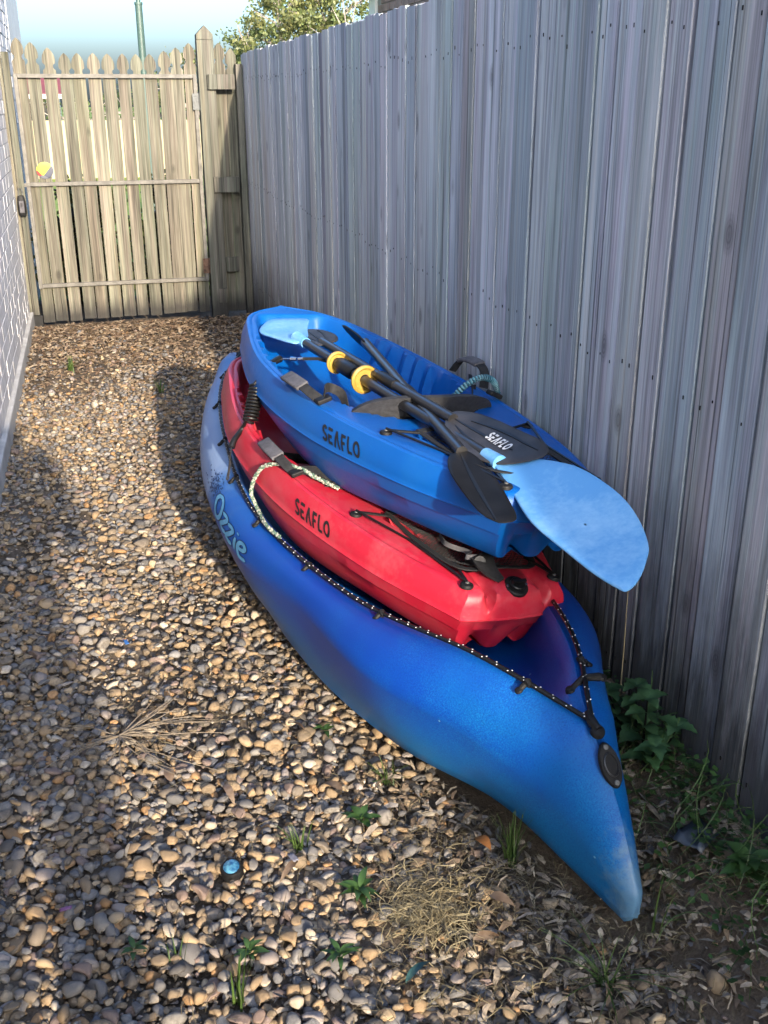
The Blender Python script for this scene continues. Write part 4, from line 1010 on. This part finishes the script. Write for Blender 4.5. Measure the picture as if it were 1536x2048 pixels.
# ------------------------------------------------------------------ paddles
def blade(root, name, A, d, e, outline, mat, th=.006, dish=.012, ribs=0, letter=None):
    A = Vector(A); d = Vector(d).normalized(); e = Vector(e); e = (e-d*e.dot(d)).normalized(); nn = e.cross(d)
    if nn.z < 0: nn = -nn
    P = cr(outline+outline[:1], 5)[:-1]*SCK; ctr = P.mean(0)
    hw = np.abs(P[:, 1]).max(); L0 = P[:, 0].max()
    def h(p): return -dish*(1-(min(abs(p[1])/hw, 1))**2)*math.sin(min(max(p[0]/L0, 0), 1)*math.pi) - .02*(p[0]/L0)**2
    mb = MB(); top, bot = [], []
    fr = (1.0, .965, .8, .55, .28, .02)
    for f in fr:
        rt_, rb_ = [], []
        for p in P:
            q = ctr+(p-ctr)*f; w = A+d*q[0]+e*q[1]+nn*h(q)
            tt = th/2*(.35 if f == 1 else 1.0); rt_.append(w+nn*tt); rb_.append(w-nn*tt)
        top.append(rt_); bot.append(rb_)
    mb.grid(bot[::-1]+top, closed_v=True)
    o = mb.build(name, mat, root, angle=60)
    if ribs:
        mb = MB()
        for off, a0, a1 in (((-.52, .22, .92), (0, .10, .78), (.52, .18, .80)) if ribs == 1 else ((.1, .1, .97),)):
            ln = []
            for t in np.linspace(a0, a1, 14):
                q = np.array([t*L0, ctr[1]*t*1.6+off*hw*math.sin(min(1, t*1.3)*math.pi*.62)*.80]); w = A+d*q[0]+e*q[1]+nn*(h(q)+th/2+.0006); ln.append(w)
            mb.ribbon(ln, [.002+.006*math.sin(k/13*3.1) for k in range(14)], .002, e)
        mb.build('rib', M_rubber, o)
    if letter:
        x0, x1, y0, y1, sw = letter
        def fn(x, y):
            q = np.array([x0+(x1-x0)*x, y0+(y1-y0)*x*0+ (y1-y0)*(y-.5) + letter_skew*(x-.5)]); return A+d*q[0]+e*q[1]+nn*(h(q)+th/2+.0034)
        letter_skew = 0
        letter_mesh('SEAFLO', fn, sw).build('lettering', M_wink, o, smooth=False)
    return o
def shaft(root, a, b, r=.0145):
    mb = MB(); mb.tube([a, Vector(a).lerp(Vector(b), .5)+Vector((0, 0, -.002)), b], r, 16); return mb.build('shaft', M_shaft, root)
P1a, P1b = Vector((0.5928, 3.1264, 0.7812)), Vector((0.8141, 2.0634, 0.7243)); d1 = (P1b-P1a).normalized()
p1 = empty('blue_paddle', P1a.lerp(P1b, .5), 'long paddle with big light blue blades and yellow drip rings across the blue kayak', 'paddle')
p1.matrix_world = Matrix.Translation(P1a.lerp(P1b, .5)); O1 = P1a.lerp(P1b, .5)
shaft(p1, P1a-O1-d1*.03, P1b-O1+d1*.02)
mb = MB(); mb.tube([P1a-O1-d1*.04, P1a-O1+d1*.03], [.022, .0165], 14); mb.build('blade_socket', M_blueblade, p1)
mb = MB(); mb.tube([P1b-O1+d1*.03, P1b-O1-d1*.03], [.019, .0165], 14); mb.build('blade_socket', M_blueblade, p1)
blade(p1, 'blade', P1b-O1, d1, (-.939, -.179, -.295), [(.014, .009), (.066, -.062), (.149, -.101), (.228, -.111), (.341, -.104), (.427, -.08), (.501, -.042), (.537, -.008), (.576, .043), (.588, .081), (.568, .090), (.497, .095), (.393, .09), (.271, .08), (.138, .042)], M_blueblade, .008, .018)
blade(p1, 'blade', P1a-O1, -d1, (.979, .203, 0), [(.022, .013), (-.02, -.026), (.013, -.047), (.119, -.057), (.215, -.065), (.309, -.021), (.377, .044), (.348, .118), (.301, .15), (.186, .097), (.05, .044)], M_blueblade, .008, .012)
def ring(root, P, d, r0, r1, w):
    a = d.orthogonal().normalized(); b = d.cross(a); mb = MB()
    prof = [(r0, -w), (r1*.8, -w), (r1, -w*.3), (r1, w*.5), (r1*.86, w), (r1*.7, w*.3), (r0, w*.3)]
    mb.grid([[P+d*z+(a*math.cos(2*math.pi*k/24)+b*math.sin(2*math.pi*k/24))*r for k in range(24)] for r, z in prof], closed_v=True, closed_u=True); mb.build('drip_ring', M_gold, root)
def on_line(a, b, t): return a.lerp(b, t)
ring(p1, P1a.lerp(P1b, .235)-O1, d1, .0148, .033, .007); ring(p1, P1a.lerp(P1b, .40)-O1, d1, .0148, .040, .008)
mb = MB(); mb.tube([P1a.lerp(P1b, .25)-O1, P1a.lerp(P1b, .26)-O1, P1a.lerp(P1b, .33)-O1, P1a.lerp(P1b, .345)-O1], [.017, .022, .022, .017], 12); mb.build('clip_band', M_rubber, p1)
P2a, P2b = Vector((0.6489, 3.0448, 0.786)), Vector((0.7866, 2.3018, 0.7594)); d2 = (P2b-P2a).normalized(); O2 = P2a.lerp(P2b, .5)
p2 = empty('black_paddle', O2, 'black paddle whose upper blade lies flat over the blue kayak stern with white lettering', 'paddle')
shaft(p2, P2a-O2-d2*.03, P2b-O2+d2*.03, .014)
blade(p2, 'blade', P2b-O2, d2, (-.942, -.161, -.295), [(-.007, -.001), (.001, -.029), (.046, -.056), (.117, -.072), (.213, -.083), (.286, -.092), (.327, -.084), (.344, -.06), (.329, -.015), (.297, .027), (.248, .052), (.186, .064), (.12, .057), (.049, .035)], M_blade, .006, .008, 1, (.160, .246, -.020, -.046, .22))
blade(p2, 'blade', P2a-O2, -d2, (.983, .182, 0), [(-.009, -.011), (.012, .019), (.032, .054), (.106, .08), (.223, .081), (.276, .061), (.26, .025), (.142, -.011), (.064, -.025), (-.001, -.03)], M_blade, .006, .006, 1)
mb = MB()
P3a, P3b = Vector((0.7714, 3.0181, 0.7812)), Vector((0.7581, 2.1413, 0.7319)); d3 = (P3b-P3a).normalized(); O3 = P3a.lerp(P3b, .5)
p3 = empty('black_paddle', O3, 'lowest black paddle, its blade hanging over the left stern of the blue kayak', 'paddle')
shaft(p3, P3a-O3-d3*.03, P3b-O3+d3*.03, .014)
blade(p3, 'blade', P3b-O3, d3, (-0.995, 0.021, -0.1), [(0.03, 0.028), (0.056, 0.043), (0.104, 0.056), (0.176, 0.063), (0.262, 0.062), (0.324, 0.056), (0.362, 0.041), (0.379, 0.025), (0.373, -0.007), (0.3, -0.021), (0.176, -0.032), (0.08, -0.029), (0.022, -0.011)], M_darkblade, .006, .010, 2)
blade(p3, 'blade', P3a-O3, -d3, (.64, .10, -.77), [(.0, -.018), (.04, -.03), (.12, -.03), (.20, -.03), (.235, -.02), (.235, .02), (.18, .075), (.10, .085), (.03, .04), (-.01, .0)], M_darkblade, .006, .002, 0)
for pp, Pa, Pb, Oo in ((p2, P2a, P2b, O2), (p3, P3a, P3b, O3)):
    mb = MB(); mb.tube([Pa.lerp(Pb, .5)-Oo, Pa.lerp(Pb, .53)-Oo, Pa.lerp(Pb, .62)-Oo, Pa.lerp(Pb, .63)-Oo], [.015, .0165, .0165, .015], 14); mb.build('ferrule', M_rubber, pp)

# ------------------------------------------------------------------ leash, ropes
lsh = empty('paddle_leash', (.44, 3.16, .60), 'black coiled paddle leash hanging over the left side of the blue kayak', 'leash')
OFS = Vector((.44, 3.16, .60)); SH = Vector((-.012, -.012, .0)); lsh.matrix_world = Matrix.Translation(Vector((0.418, 3.002, 0.6435))) @ Matrix.Scale(SCK, 4)
def V_(p, sh=True): return Vector(p)-OFS+(SH if sh else Vector((0, 0, 0)))
a, b = V_((.462, 3.16, .642)), V_((.428, 3.115, .545)); ax = (b-a).normalized(); e1 = ax.orthogonal().normalized(); e2 = ax.cross(e1)
pts = [a.lerp(b, t/220)+(e1*math.cos(t/220*2*math.pi*10.5)+e2*math.sin(t/220*2*math.pi*10.5))*.021 for t in range(221)]
mb = MB(); mb.tube(pts, .0045, 8); mb.build('coil', M_rubber, lsh)
top = [V_((.545, 3.215, .712)), V_((.52, 3.19, .708)), V_((.49, 3.165, .695)), V_((.474, 3.16, .672)), a+e1*.02]
mb = MB(); mb.tube(cr(top, 6).tolist(), [.012-.0075*k/24 for k in range(25)], 10); mb.build('sleeve', M_rubber, lsh)
bt = [b+e1*.02, V_((.405, 3.13, .52)), V_((.375, 3.10, .495)), V_((.362, 3.085, .475))]
mb = MB(); mb.tube(cr(bt, 6).tolist(), [.005+.0065*k/18 for k in range(19)], 10); mb.build('sleeve', M_rubber, lsh)
lp_ = [V_((.362, 3.085, .475)), V_((.350, 3.045, .445)), V_((.342, 3.02, .425)), V_((.333, 3.00, .405)), V_((.338, 3.005, .402)), V_((.345, 3.02, .423)), V_((.353, 3.045, .445))]
mb = MB(); mb.tube(cr(lp_, 5).tolist(), .0022, 6); mb.build('wrist_loop', M_web, lsh)
mb = MB(); mb.tube([V_((.545, 3.215, .712)), V_((.575, 3.19, .715))], .003, 6)
mb.tube([V_((.575, 3.19, .715)), V_((.592, 3.18, .716))], [.007, .007], 8); mb.tube([V_((.597, 3.178, .716)), V_((.612, 3.17, .718))], [.006, .006], 8); mb.build('swivel', M_chrome, lsh)
mb = MB(); mb.ribbon([V_((.612, 3.17, .718)), V_((.65, 3.13, .725)), V_((.695, 3.02, .728))], .01, .002, (0, .3, 1)); mb.build('tether', M_web, lsh)
def on_boat(M, p): return M @ Vector((p[1], p[0], p[2]))
MR = pose_mat(POSE_R, SCK); MO = pose_mat(POSE_O); MBm = pose_mat(POSE_B, SCK)
def sp(u, f): q = side_pt(u, f, .010); return MR @ q
def twist_rope(name, path, r, cA, cB, label, turns=60):
    path = [Vector(p) for p in path]; o = empty(name, path[0], label, 'rope'); P = cr([tuple(p-path[0]) for p in path], 14)
    P = [Vector(p) for p in P]; mbs = MB()
    for ph, c in ((0, cA), (math.pi*2/3, cB), (math.pi*4/3, cA)):
        st = []; up = Vector((0, 0, 1)); fine = []
        for i in range(len(P)-1):
            for t in range(4): fine.append(P[i].lerp(P[i+1], t/4))
        for i, p in enumerate(fine):
            t = (fine[min(i+1, len(fine)-1)]-fine[max(i-1, 0)]).normalized(); a = (up-t*up.dot(t)); a = a.normalized() if a.length > 1e-4 else t.orthogonal(); b = t.cross(a); up = a
            an = ph+i/len(fine)*turns*2*math.pi/3+.5*math.sin(i*.7); st.append(p+(a*math.cos(an)+b*math.sin(an))*r*.6*(1+.25*math.sin(i*1.3+ph)))
        mbs.tube(st, [r*.62*(1+.28*math.sin(i*.9+ph*2)) for i in range(len(st))], 6, cols=[c if (i//3) % 4 else cB for i in range(len(st))])
    mbs.build('strand', M_rope, o); return o
ro, so_ = rim_at(1.30)
twist_rope('frayed_rope', [MO @ Vector((-rim_at(1.25)[0]-.006, 1.25, rim_at(1.25)[1]+.022)), MO @ Vector((-rim_at(1.33)[0]-.012, 1.33, rim_at(1.33)[1]+.026)), MR @ Vector((-.318, .90, .045)), MR @ Vector((-.333, .925, .085)), MR @ Vector((-.334, .91, .135)), MR @ Vector((-.326, .87, .19)), MR @ Vector((-.30, .80, .226)), MR @ Vector((-.265, .735, .234)), MR @ Vector((-.235, .68, .226)), MR @ Vector((-.20, .61, .222))],
           .0046, (.34, .35, .29), (.09, .15, .11), 'frayed white and green rope looped over the side of the red kayak', 46)
# teal sleeve cord on the blue kayak
tc = empty('bungee_rope', MBm @ Vector((.16, .79, .22)), 'teal and black coiled elastic rope arched over the right edge of the blue kayak', 'rope')
Pl = cr([(.150, .80, .16), (.175, .775, .225), (.225, .76, .268), (.285, .775, .258), (.325, .80, .215), (.335, .81, .17)], 22); Pl = [MBm @ Vector(p) - (MBm @ Vector((.16, .79, .22))) for p in Pl]
mb = MB(); mb.tube(Pl, [.0088+.0016*math.sin(i*1.9) for i in range(len(Pl))], 8, cols=[((.03, .16, .22), (.16, .30, .34), (.01, .025, .04))[(i // 1) % 3] for i in range(len(Pl))]); mb.build('strand', M_rope, tc)

# ------------------------------------------------------------------ plants and litter
def blade_tuft(x, y, n, ln, wd, spread, label, name='grass_tuft', up=1.0, mat=M_grass, cat='grass tuft'):
    z = float(gz(x, y)); o = empty(name, (x, y, z), label, cat); mb = MB()
    for k in range(n):
        a = random.uniform(0, 6.28); l = ln*random.uniform(.55, 1.15); t = spread*random.uniform(.2, 1.1); c = random.uniform(.75, 1.3)
        p0 = Vector((random.gauss(0, .006), random.gauss(0, .006), 0)); dd = Vector((math.cos(a), math.sin(a), 0)); sd = Vector((-math.sin(a), math.cos(a), 0)); P = []
        for i in range(5):
            f = i/4; p = p0 + dd*l*t*f**1.5 + Vector((0, 0, 1))*l*up*(f-.45*t*f*f); w = wd*(1-f**1.6)*.5+.0003
            P.append([p-sd*w, p+Vector((0, 0, -.0008)), p+sd*w])
        mb.grid(P, c=(c, c, c*.9))
    mb.build('blades', mat, o, kind='stuff'); return o
def leaf(mb, p, d, up, l, w, c, serr=0):
    p = Vector(p); d = Vector(d).normalized(); up = Vector(up); s = d.cross(up).normalized(); nn = s.cross(d); P = []
    for i in range(9):
        f = i/8; ww = w*math.sin(math.pi*min(1, f**.75*.98+.02))**.9*.5*(1+(serr*.18*(1 if i % 2 else -1)))+.0003; q = p+d*l*f - nn*(-.35*l*f*(1-f)) - Vector((0, 0, 1))*l*.22*f*f
        P.append([q-s*ww+nn*ww*.25, q, q+s*ww+nn*ww*.25])
    mb.grid(P, c=c)
def rosette(x, y, n, l, w, label, mat=M_weed, tilt=.5):
    z = float(gz(x, y))+.006; o = empty('weed', (x, y, z), label, 'weed')
    for k in range(n):
        a = k*2.4+random.uniform(-.3, .3); mb = MB(); c = random.uniform(.8, 1.25)
        leaf(mb, (0, 0, .004+.002*k), (math.cos(a), math.sin(a), tilt*random.uniform(.4, 1.3)), (0, 0, 1), l*random.uniform(.7, 1.1), w, (c, c, c)); mb.build('leaf', mat, o)
    return o
blade_tuft(.707, 1.602, 34, .15, .0042, .38, 'upright green grass tuft growing beside the big kayak bow')
blade_tuft(.295, 1.764, 16, .07, .004, .9, 'small sprawling grass tuft among pebbles left of the green rosette weed')
blade_tuft(.117, 1.393, 14, .13, .004, .35, 'thin upright grass tuft at the very bottom edge among grey pebbles')
blade_tuft(.02, 1.52, 6, .07, .003, .5, 'sparse few-bladed grass tuft between pebbles near the bottom left')
blade_tuft(.75, 1.255, 24, .12, .003, 1.2, 'wide straggly grass tuft with long bent blades below the kayak nose')
blade_tuft(.87, 1.30, 6, .24, .0035, .25, 'single tall grass stems standing in front of the kayak nose')
blade_tuft(-.201, 6.2, 26, .12, .006, .8, 'grass tuft on the far sunlit gravel left of centre')
blade_tuft(.272, 5.6, 14, .10, .006, .7, 'small grass tuft in the shaded far gravel beside the red kayak bow')
blade_tuft(.533, 1.93, 16, .07, .003, 1.1, 'low dull grass sprig beside the lower edge of the big kayak')
rosette(.439, 1.808, 7, .052, .018, 'light green rosette weed with oval leaves on the pebbles')
rosette(.381, 1.587, 12, .055, .014, 'dark green weed left of the dry straw patch')
rosette(.307, 1.441, 9, .045, .010, 'bright green thin-leaved weed near the bottom centre of the gravel')
rosette(.149, 1.491, 9, .040, .010, 'bright green weed between the grey pebbles below the blue-topped puck')
rosette(-.055, 1.553, 7, .032, .010, 'little yellowish green weed left of the blue-topped puck')
rosette(.437, 2.168, 5, .04, .012, 'pale green sprig on the sunlit pebbles near the kayak side')
rosette(1.022, 1.275, 16, .06, .028, 'bright clover-like weed at the right edge below the fence', tilt=.8)
# nettle
nx, ny = 1.02, 1.66; nz = float(gz(nx, ny)); ne = empty('nettle_plant', (nx, ny, nz), 'leafy dark green nettle between the big kayak and the fence', 'plant')
stems = []
for (dx, dy, h) in ((0, 0, .15), (.02, .07, .12), (-.015, -.06, .09), (.03, -.04, .11), (.0, .12, .07)):
    mb = MB(); tp = Vector((dx*1.4, dy*1.4, h)); mb.tube([(dx*.4, dy*.4, -.01), (dx, dy, h*.5), tp], [.0035, .003, .0018], 6); mb.build('stem', M_weed, ne)
    for lvl in range(4):
        f = .35+.65*lvl/3; base = Vector((dx*(.4+1.0*f), dy*(.4+1.0*f), h*f))
        for k in range(2 if lvl < 3 else 4):
            a = lvl*1.57+k*(math.pi if lvl < 3 else 1.57)+dx*20; c = random.uniform(.8, 1.3); mb = MB(); l = .058*(1.1-.35*f)*random.uniform(.7, 1.2)
            leaf(mb, base, (math.cos(a), math.sin(a), .25), (0, 0, 1), l, l*.62, (c, c, c), 1); mb.build('leaf', M_nettle, ne)
# low ground cover along the fence foot
n = 900; x = np.clip(1.09-np.abs(rng.normal(0, .085, n)), .9, 1.085); y = rng.uniform(1.05, 2.0, n); mbv, mbc = [], []
V, C_ = [], []
for i in range(n):
    if rng.random() < .4 and y[i] > 1.7: continue
    l = rng.uniform(.008, .022); a = rng.uniform(0, 6.28); z = float(gz(x[i], y[i]))+rng.uniform(.005, .055); d = np.array([math.cos(a), math.sin(a), rng.uniform(-.3, .5)]); s_ = np.array([-math.sin(a), math.cos(a), rng.uniform(-.3, .3)])
    p = np.array([x[i], y[i], z]); V.append(np.array([p, p+d*l*.5+s_*l*.38, p+d*l, p+d*l*.5-s_*l*.38])); c = rng.uniform(.6, 1.3); C_.append(np.tile([c, c, c], (4, 1)))
V = np.vstack(V); raw_mesh('ground_cover_weeds', [(V, np.arange(len(V)).reshape(-1, 4), np.vstack(C_))], M_weed, None, False, label='low tangled green weeds along the foot of the fence', cat='weeds', kind='stuff')
n = 260; x = np.clip(1.09-np.abs(rng.normal(0, .09, n)), .85, 1.085); y = rng.uniform(1.05, 1.75, n)
raw_mesh('weed_stems', [strips(x, y, gz(x, y)+.01, rng.uniform(.06, .16, n), np.full(n, .002), .6, rng.uniform(.6, 1.2, (n, 1))*np.ones((n, 3)), 5, 1.2)], M_grass, None, False, label='thin trailing weed stems tangled near the fence foot', cat='weeds', kind='stuff')
# tall thin stalk against the fence
mb = MB(); mb.tube([(0, 0, 0), (.004, .01, .15), (.003, .015, .33)], [.002, .0016, .001], 5, cols=[(1.2, 1.2, 1.2)]*3)
tag(mb.build('dry_stalk', M_straw, loc=(1.07, 1.86, .17)), 'single thin pale stalk standing against the dark fence foot', 'stalk')
# dry twig bunch on the stones
tw = empty('dry_weed', (-.056, 2.25, .03), 'dried uprooted weed with pale branching twigs lying on the gravel', 'dead weed')
for k in range(30):
    a = random.choice([random.gauss(.35, .28), random.gauss(.3, .5), random.gauss(3.6, .45), random.gauss(5.2, .5)]); l = random.uniform(.08, .30); mb = MB(); bend = random.uniform(-.5, .5)
    P = [Vector((math.cos(a+bend*f)*l*f, math.sin(a+bend*f)*l*f, .012*math.sin(f*3)+random.uniform(-.002, .004))) for f in (0, .25, .5, .75, 1)]
    mb.tube(cr([tuple(p) for p in P], 3).tolist(), [.0019-.0013*i/12 for i in range(13)], 5)
    if random.random() < .6:
        q = P[2]; a2 = a+random.choice([-.6, .6]); mb.tube([q, q+Vector((math.cos(a2), math.sin(a2), .05))*l*.35], [.0012, .0006], 4)
    mb.build('twig', M_twig, tw)
# dead leaves
lg = 'dead leaves on the gravel'
DL = [(.052, 2.034, 'pale grey dead leaf just right of the dried twig weed'), (.167, 1.993, 'second grey dead leaf right of the dried twig weed'), (.02, 2.31, 'dry leaf lying beyond the top of the dried twig weed'),
      (.28, 1.70, 'dry leaf on pebbles between the blue-topped puck and the sprawling grass'), (.55, 1.40, 'dry leaf in the straw below the dry patch'), (.35, 2.2, 'dry leaf on sunlit pebbles near the middle of the big kayak side'),
      (-.1, 3.6, 'lone dry leaf at the edge of the cast head shadow'), (.1, 4.6, 'dry leaf on the far sunlit gravel in mid path'), (.38, 4.4, 'dry leaf in the kayak shade beside the big kayak'),
      (.75, 1.33, 'dry leaf among the straggly grass below the kayak nose'), (.62, 1.50, 'dry leaf between the straw patch and the kayak nose'), (.30, 3.05, 'dry leaf at the shadow edge beside the printed kayak name'),
      (.42, 1.9, 'dry leaf just above the light green rosette weed'), (.9, 1.38, 'dry leaf on the dirt right of the kayak nose'), (-.25, 3.1, 'dry leaf in the cast body shadow at left')]
for i, (x, y, lb) in enumerate(DL):
    mb = MB(); c = random.uniform(.8, 1.4); a = random.uniform(0, 6.28); leaf(mb, (0, 0, 0), (math.cos(a), math.sin(a), random.uniform(-.1, .2)), (random.uniform(-.4, .4), random.uniform(-.4, .4), 1), random.uniform(.04, .075), random.uniform(.014, .024), (c, c, c))
    tag(mb.build('dead_leaf', M_dead, loc=(x, y, float(gz(x, y))+.030)), lb, 'leaf', lg)
mb = MB(); leaf(mb, (0, 0, 0), (.3, -.8, .2), (.1, .1, 1), .05, .03, (1, 1, 1))
M_orange = simple('orange_leaf', (0.231, 0.0935, 0.0275), .6, .3, .25, 40)
tag(mb.build('dead_leaf', M_orange, loc=(.645, 1.65, .045)), 'orange fallen leaf beside the upright grass tuft', 'leaf')
mb = MB(); leaf(mb, (0, 0, 0), (.7, .5, .1), (-.2, .1, 1), .075, .016, (1, 1, 1))
M_teal = simple('teal_leaf', (0.033, 0.0825, 0.0715), .5, .4, .2, 40); tag(mb.build('fallen_leaf', M_teal, loc=(.40, 1.33, .035)), 'long dark teal leaf on the pebbles near the bottom edge', 'leaf')
# bottle cap / solar light cap
cp = empty('garden_light', (.148, 1.725, .008), 'round black light puck with a shiny blue top sunk among the pebbles', 'light')
mb = MB(); mb.tube([(0, 0, -.01), (0, 0, .012), (0, 0, .018)], [.023, .023, .020], 20); mb.build('body', M_black, cp)
mtB, ntB, bB = new_mat('blue_glass_top', .12, .6); bB.inputs['Base Color'].default_value = (.05, .28, .50, 1); bB.inputs['Coat Weight'].default_value = .6
nb_ = noise(ntB, obj_vec(ntB, False)[1], 90, 2); ntB.links.new(ramp(ntB, nb_, [(.4, (.01, .06, .14)), (.65, (.07, .22, .32))]), bB.inputs['Base Color'])
mb = MB(); mb.disc((0, 0, .0165), (0, 0, 1), .0165, .004, 20, .8); mb.build('top', mtB, cp); cp.rotation_euler = (.25, -.1, 0)
def scrap(name, loc, sx, sy, c, label, cat, rz=0.0):
    mb = MB(); P = [[(sx*(i/5-.5)+random.uniform(-.1, .1)*sx*.4, sy*(j/5-.5)+random.uniform(-.1, .1)*sy*.4, .004+random.uniform(0, .25)*min(sx, sy)) for i in range(6)] for j in range(6)]
    mb.grid(P); o = mb.build(name, simple(name+'_'+cat+'_material', c, .45, .5, .25, 40), loc=loc); o.rotation_euler = (0, 0, rz); s_ = o.modifiers.new('solid', 'SOLIDIFY'); s_.thickness = .0012; tag(o, label, cat)
scrap('plastic_chip', (-.175, 1.672, .034), .022, .009, (.16, .06, .14), 'small pink plastic chip on the grey pebbles', 'litter', .1)
scrap('plastic_sheet', (1.0, 1.40, float(gz(1.0, 1.40))+.012), .08, .06, (.035, .045, .06), 'crumpled blue grey plastic scrap right of the kayak nose', 'litter', .5)
scrap('paper_scrap', (.545, 5.5, .03), .05, .035, (.3, .27, .22), 'pale crumpled paper scrap beside the far end of the big kayak', 'litter', .4)
scrap('paper_scrap', (.27, 1.70, .032), .013, .028, (.16, .155, .18), 'small lilac grey flake right of the blue-topped puck', 'litter', .3)
scrap('plastic_strip', (-.02, 2.72, .034), .010, .030, (.03, .12, .34), 'tiny blue plastic strip on the sunlit pebbles', 'litter', .2)
scrap('paper_scrap', (.23, 3.52, .034), .045, .018, (.3, .28, .25), 'white paper flake in the middle of the path', 'litter', .3)

# ------------------------------------------------------------------ the person taking the picture (only the shadow shows)
M_skin = simple('skin', (0.3025, 0.198, 0.1485), .55, .4, .1, 20); M_shirt = simple('grey_shirt', (0.088, 0.0935, 0.11), .9, .2, .2, 40); M_trouser = simple('dark_trousers', (0.0275, 0.03025, 0.04125), .9, .2, .2, 40); M_hair = simple('brown_hair', (0.033, 0.022, 0.01375), .7, .3, .3, 60)
per = empty('person', (-.065, -.40, 0), 'person in a grey shirt and dark trousers holding up a phone', 'person')
def skin(name, pts, edges, rad, mat, parent, root=0):
    me = bpy.data.meshes.new(name); me.from_pydata(pts, edges, []); o = link(name, me, parent); me.materials.append(mat)
    sk = o.modifiers.new('skin', 'SKIN'); sk.use_smooth_shade = True
    for i, r in enumerate(rad):
        v = me.skin_vertices[0].data[i]; v.radius = (r, r) if not isinstance(r, tuple) else r; v.use_root = (i == root)
    sb = o.modifiers.new('sub', 'SUBSURF'); sb.levels = 2; sb.render_levels = 2; return o
bp = [(0, 0, .95), (0, .0, 1.12), (0, .01, 1.30), (0, .02, 1.42), (0, .03, 1.50), (0, .05, 1.56), (0, .06, 1.64),
      (-.16, .01, 1.39), (-.22, .12, 1.18), (.0, .30, 1.42), (.03, .345, 1.46), (.16, .01, 1.39), (.22, .12, 1.18), (.16, .30, 1.42), (.145, .345, 1.46),
      (-.10, 0, .88), (-.11, .01, .48), (-.12, -.02, .08), (-.13, .12, .035), (.10, 0, .88), (.11, .01, .48), (.12, -.02, .08), (.13, .12, .035)]
be = [(0, 1), (1, 2), (2, 3), (3, 4), (4, 5), (5, 6), (3, 7), (7, 8), (8, 9), (9, 10), (3, 11), (11, 12), (12, 13), (13, 14), (0, 15), (15, 16), (16, 17), (17, 18), (0, 19), (19, 20), (20, 21), (21, 22)]
brr = [(.15, .11), (.135, .10), (.155, .115), (.11, .09), .055, .085, .08, .065, .048, .036, .028, .065, .048, .036, .028, .095, .065, .045, .036, .095, .065, .045, .036]
skin('body', bp, be, brr, M_skin, per)
skin('shirt', [(0, 0, .93), (0, 0, 1.12), (0, .01, 1.30), (0, .02, 1.415), (-.16, .01, 1.39), (-.20, .085, 1.245), (.16, .01, 1.39), (.20, .085, 1.245)], [(0, 1), (1, 2), (2, 3), (3, 4), (4, 5), (3, 6), (6, 7)], [(.17, .125), (.15, .115), (.17, .13), (.12, .1), .078, .064, .078, .064], M_shirt, per)
skin('trousers', [(0, 0, .96), (-.10, 0, .86), (-.11, .01, .48), (-.12, -.02, .10), (.10, 0, .86), (.11, .01, .48), (.12, -.02, .10)], [(0, 1), (1, 2), (2, 3), (0, 4), (4, 5), (5, 6)], [(.16, .122), .105, .078, .062, .105, .078, .062], M_trouser, per)
skin('hair', [(0, .03, 1.60), (0, .045, 1.67), (0, .02, 1.56)], [(0, 1), (0, 2)], [.092, .082, .075], M_hair, per)
for s in (-1, 1):
    for k in range(5):
        z0 = 1.475-.018*k if k < 4 else 1.50
        mb = MB(); base = Vector((s*.052+.10, .35, z0)); mb.tube(cr([base, base+Vector((s*.008, .022, .003)), base+Vector((s*-.006, .038, .002)), base+Vector((-s*.022, .036, 0))], 4).tolist(), [.0085-.0025*i/12 for i in range(13)], 8); mb.build('finger', M_skin, per)
ph = empty('phone', (.035, -.035, CAM_H), 'black phone held up by the person', 'phone')
mb = MB(); mb.box(-.036, -.009, -.14, .036, -.001, .012); mb.build('body', M_black, ph, smooth=False)
mb = MB(); mb.box(-.033, -.0102, -.135, .033, -.0092, .007); mb.build('screen', M_window, ph, smooth=False)
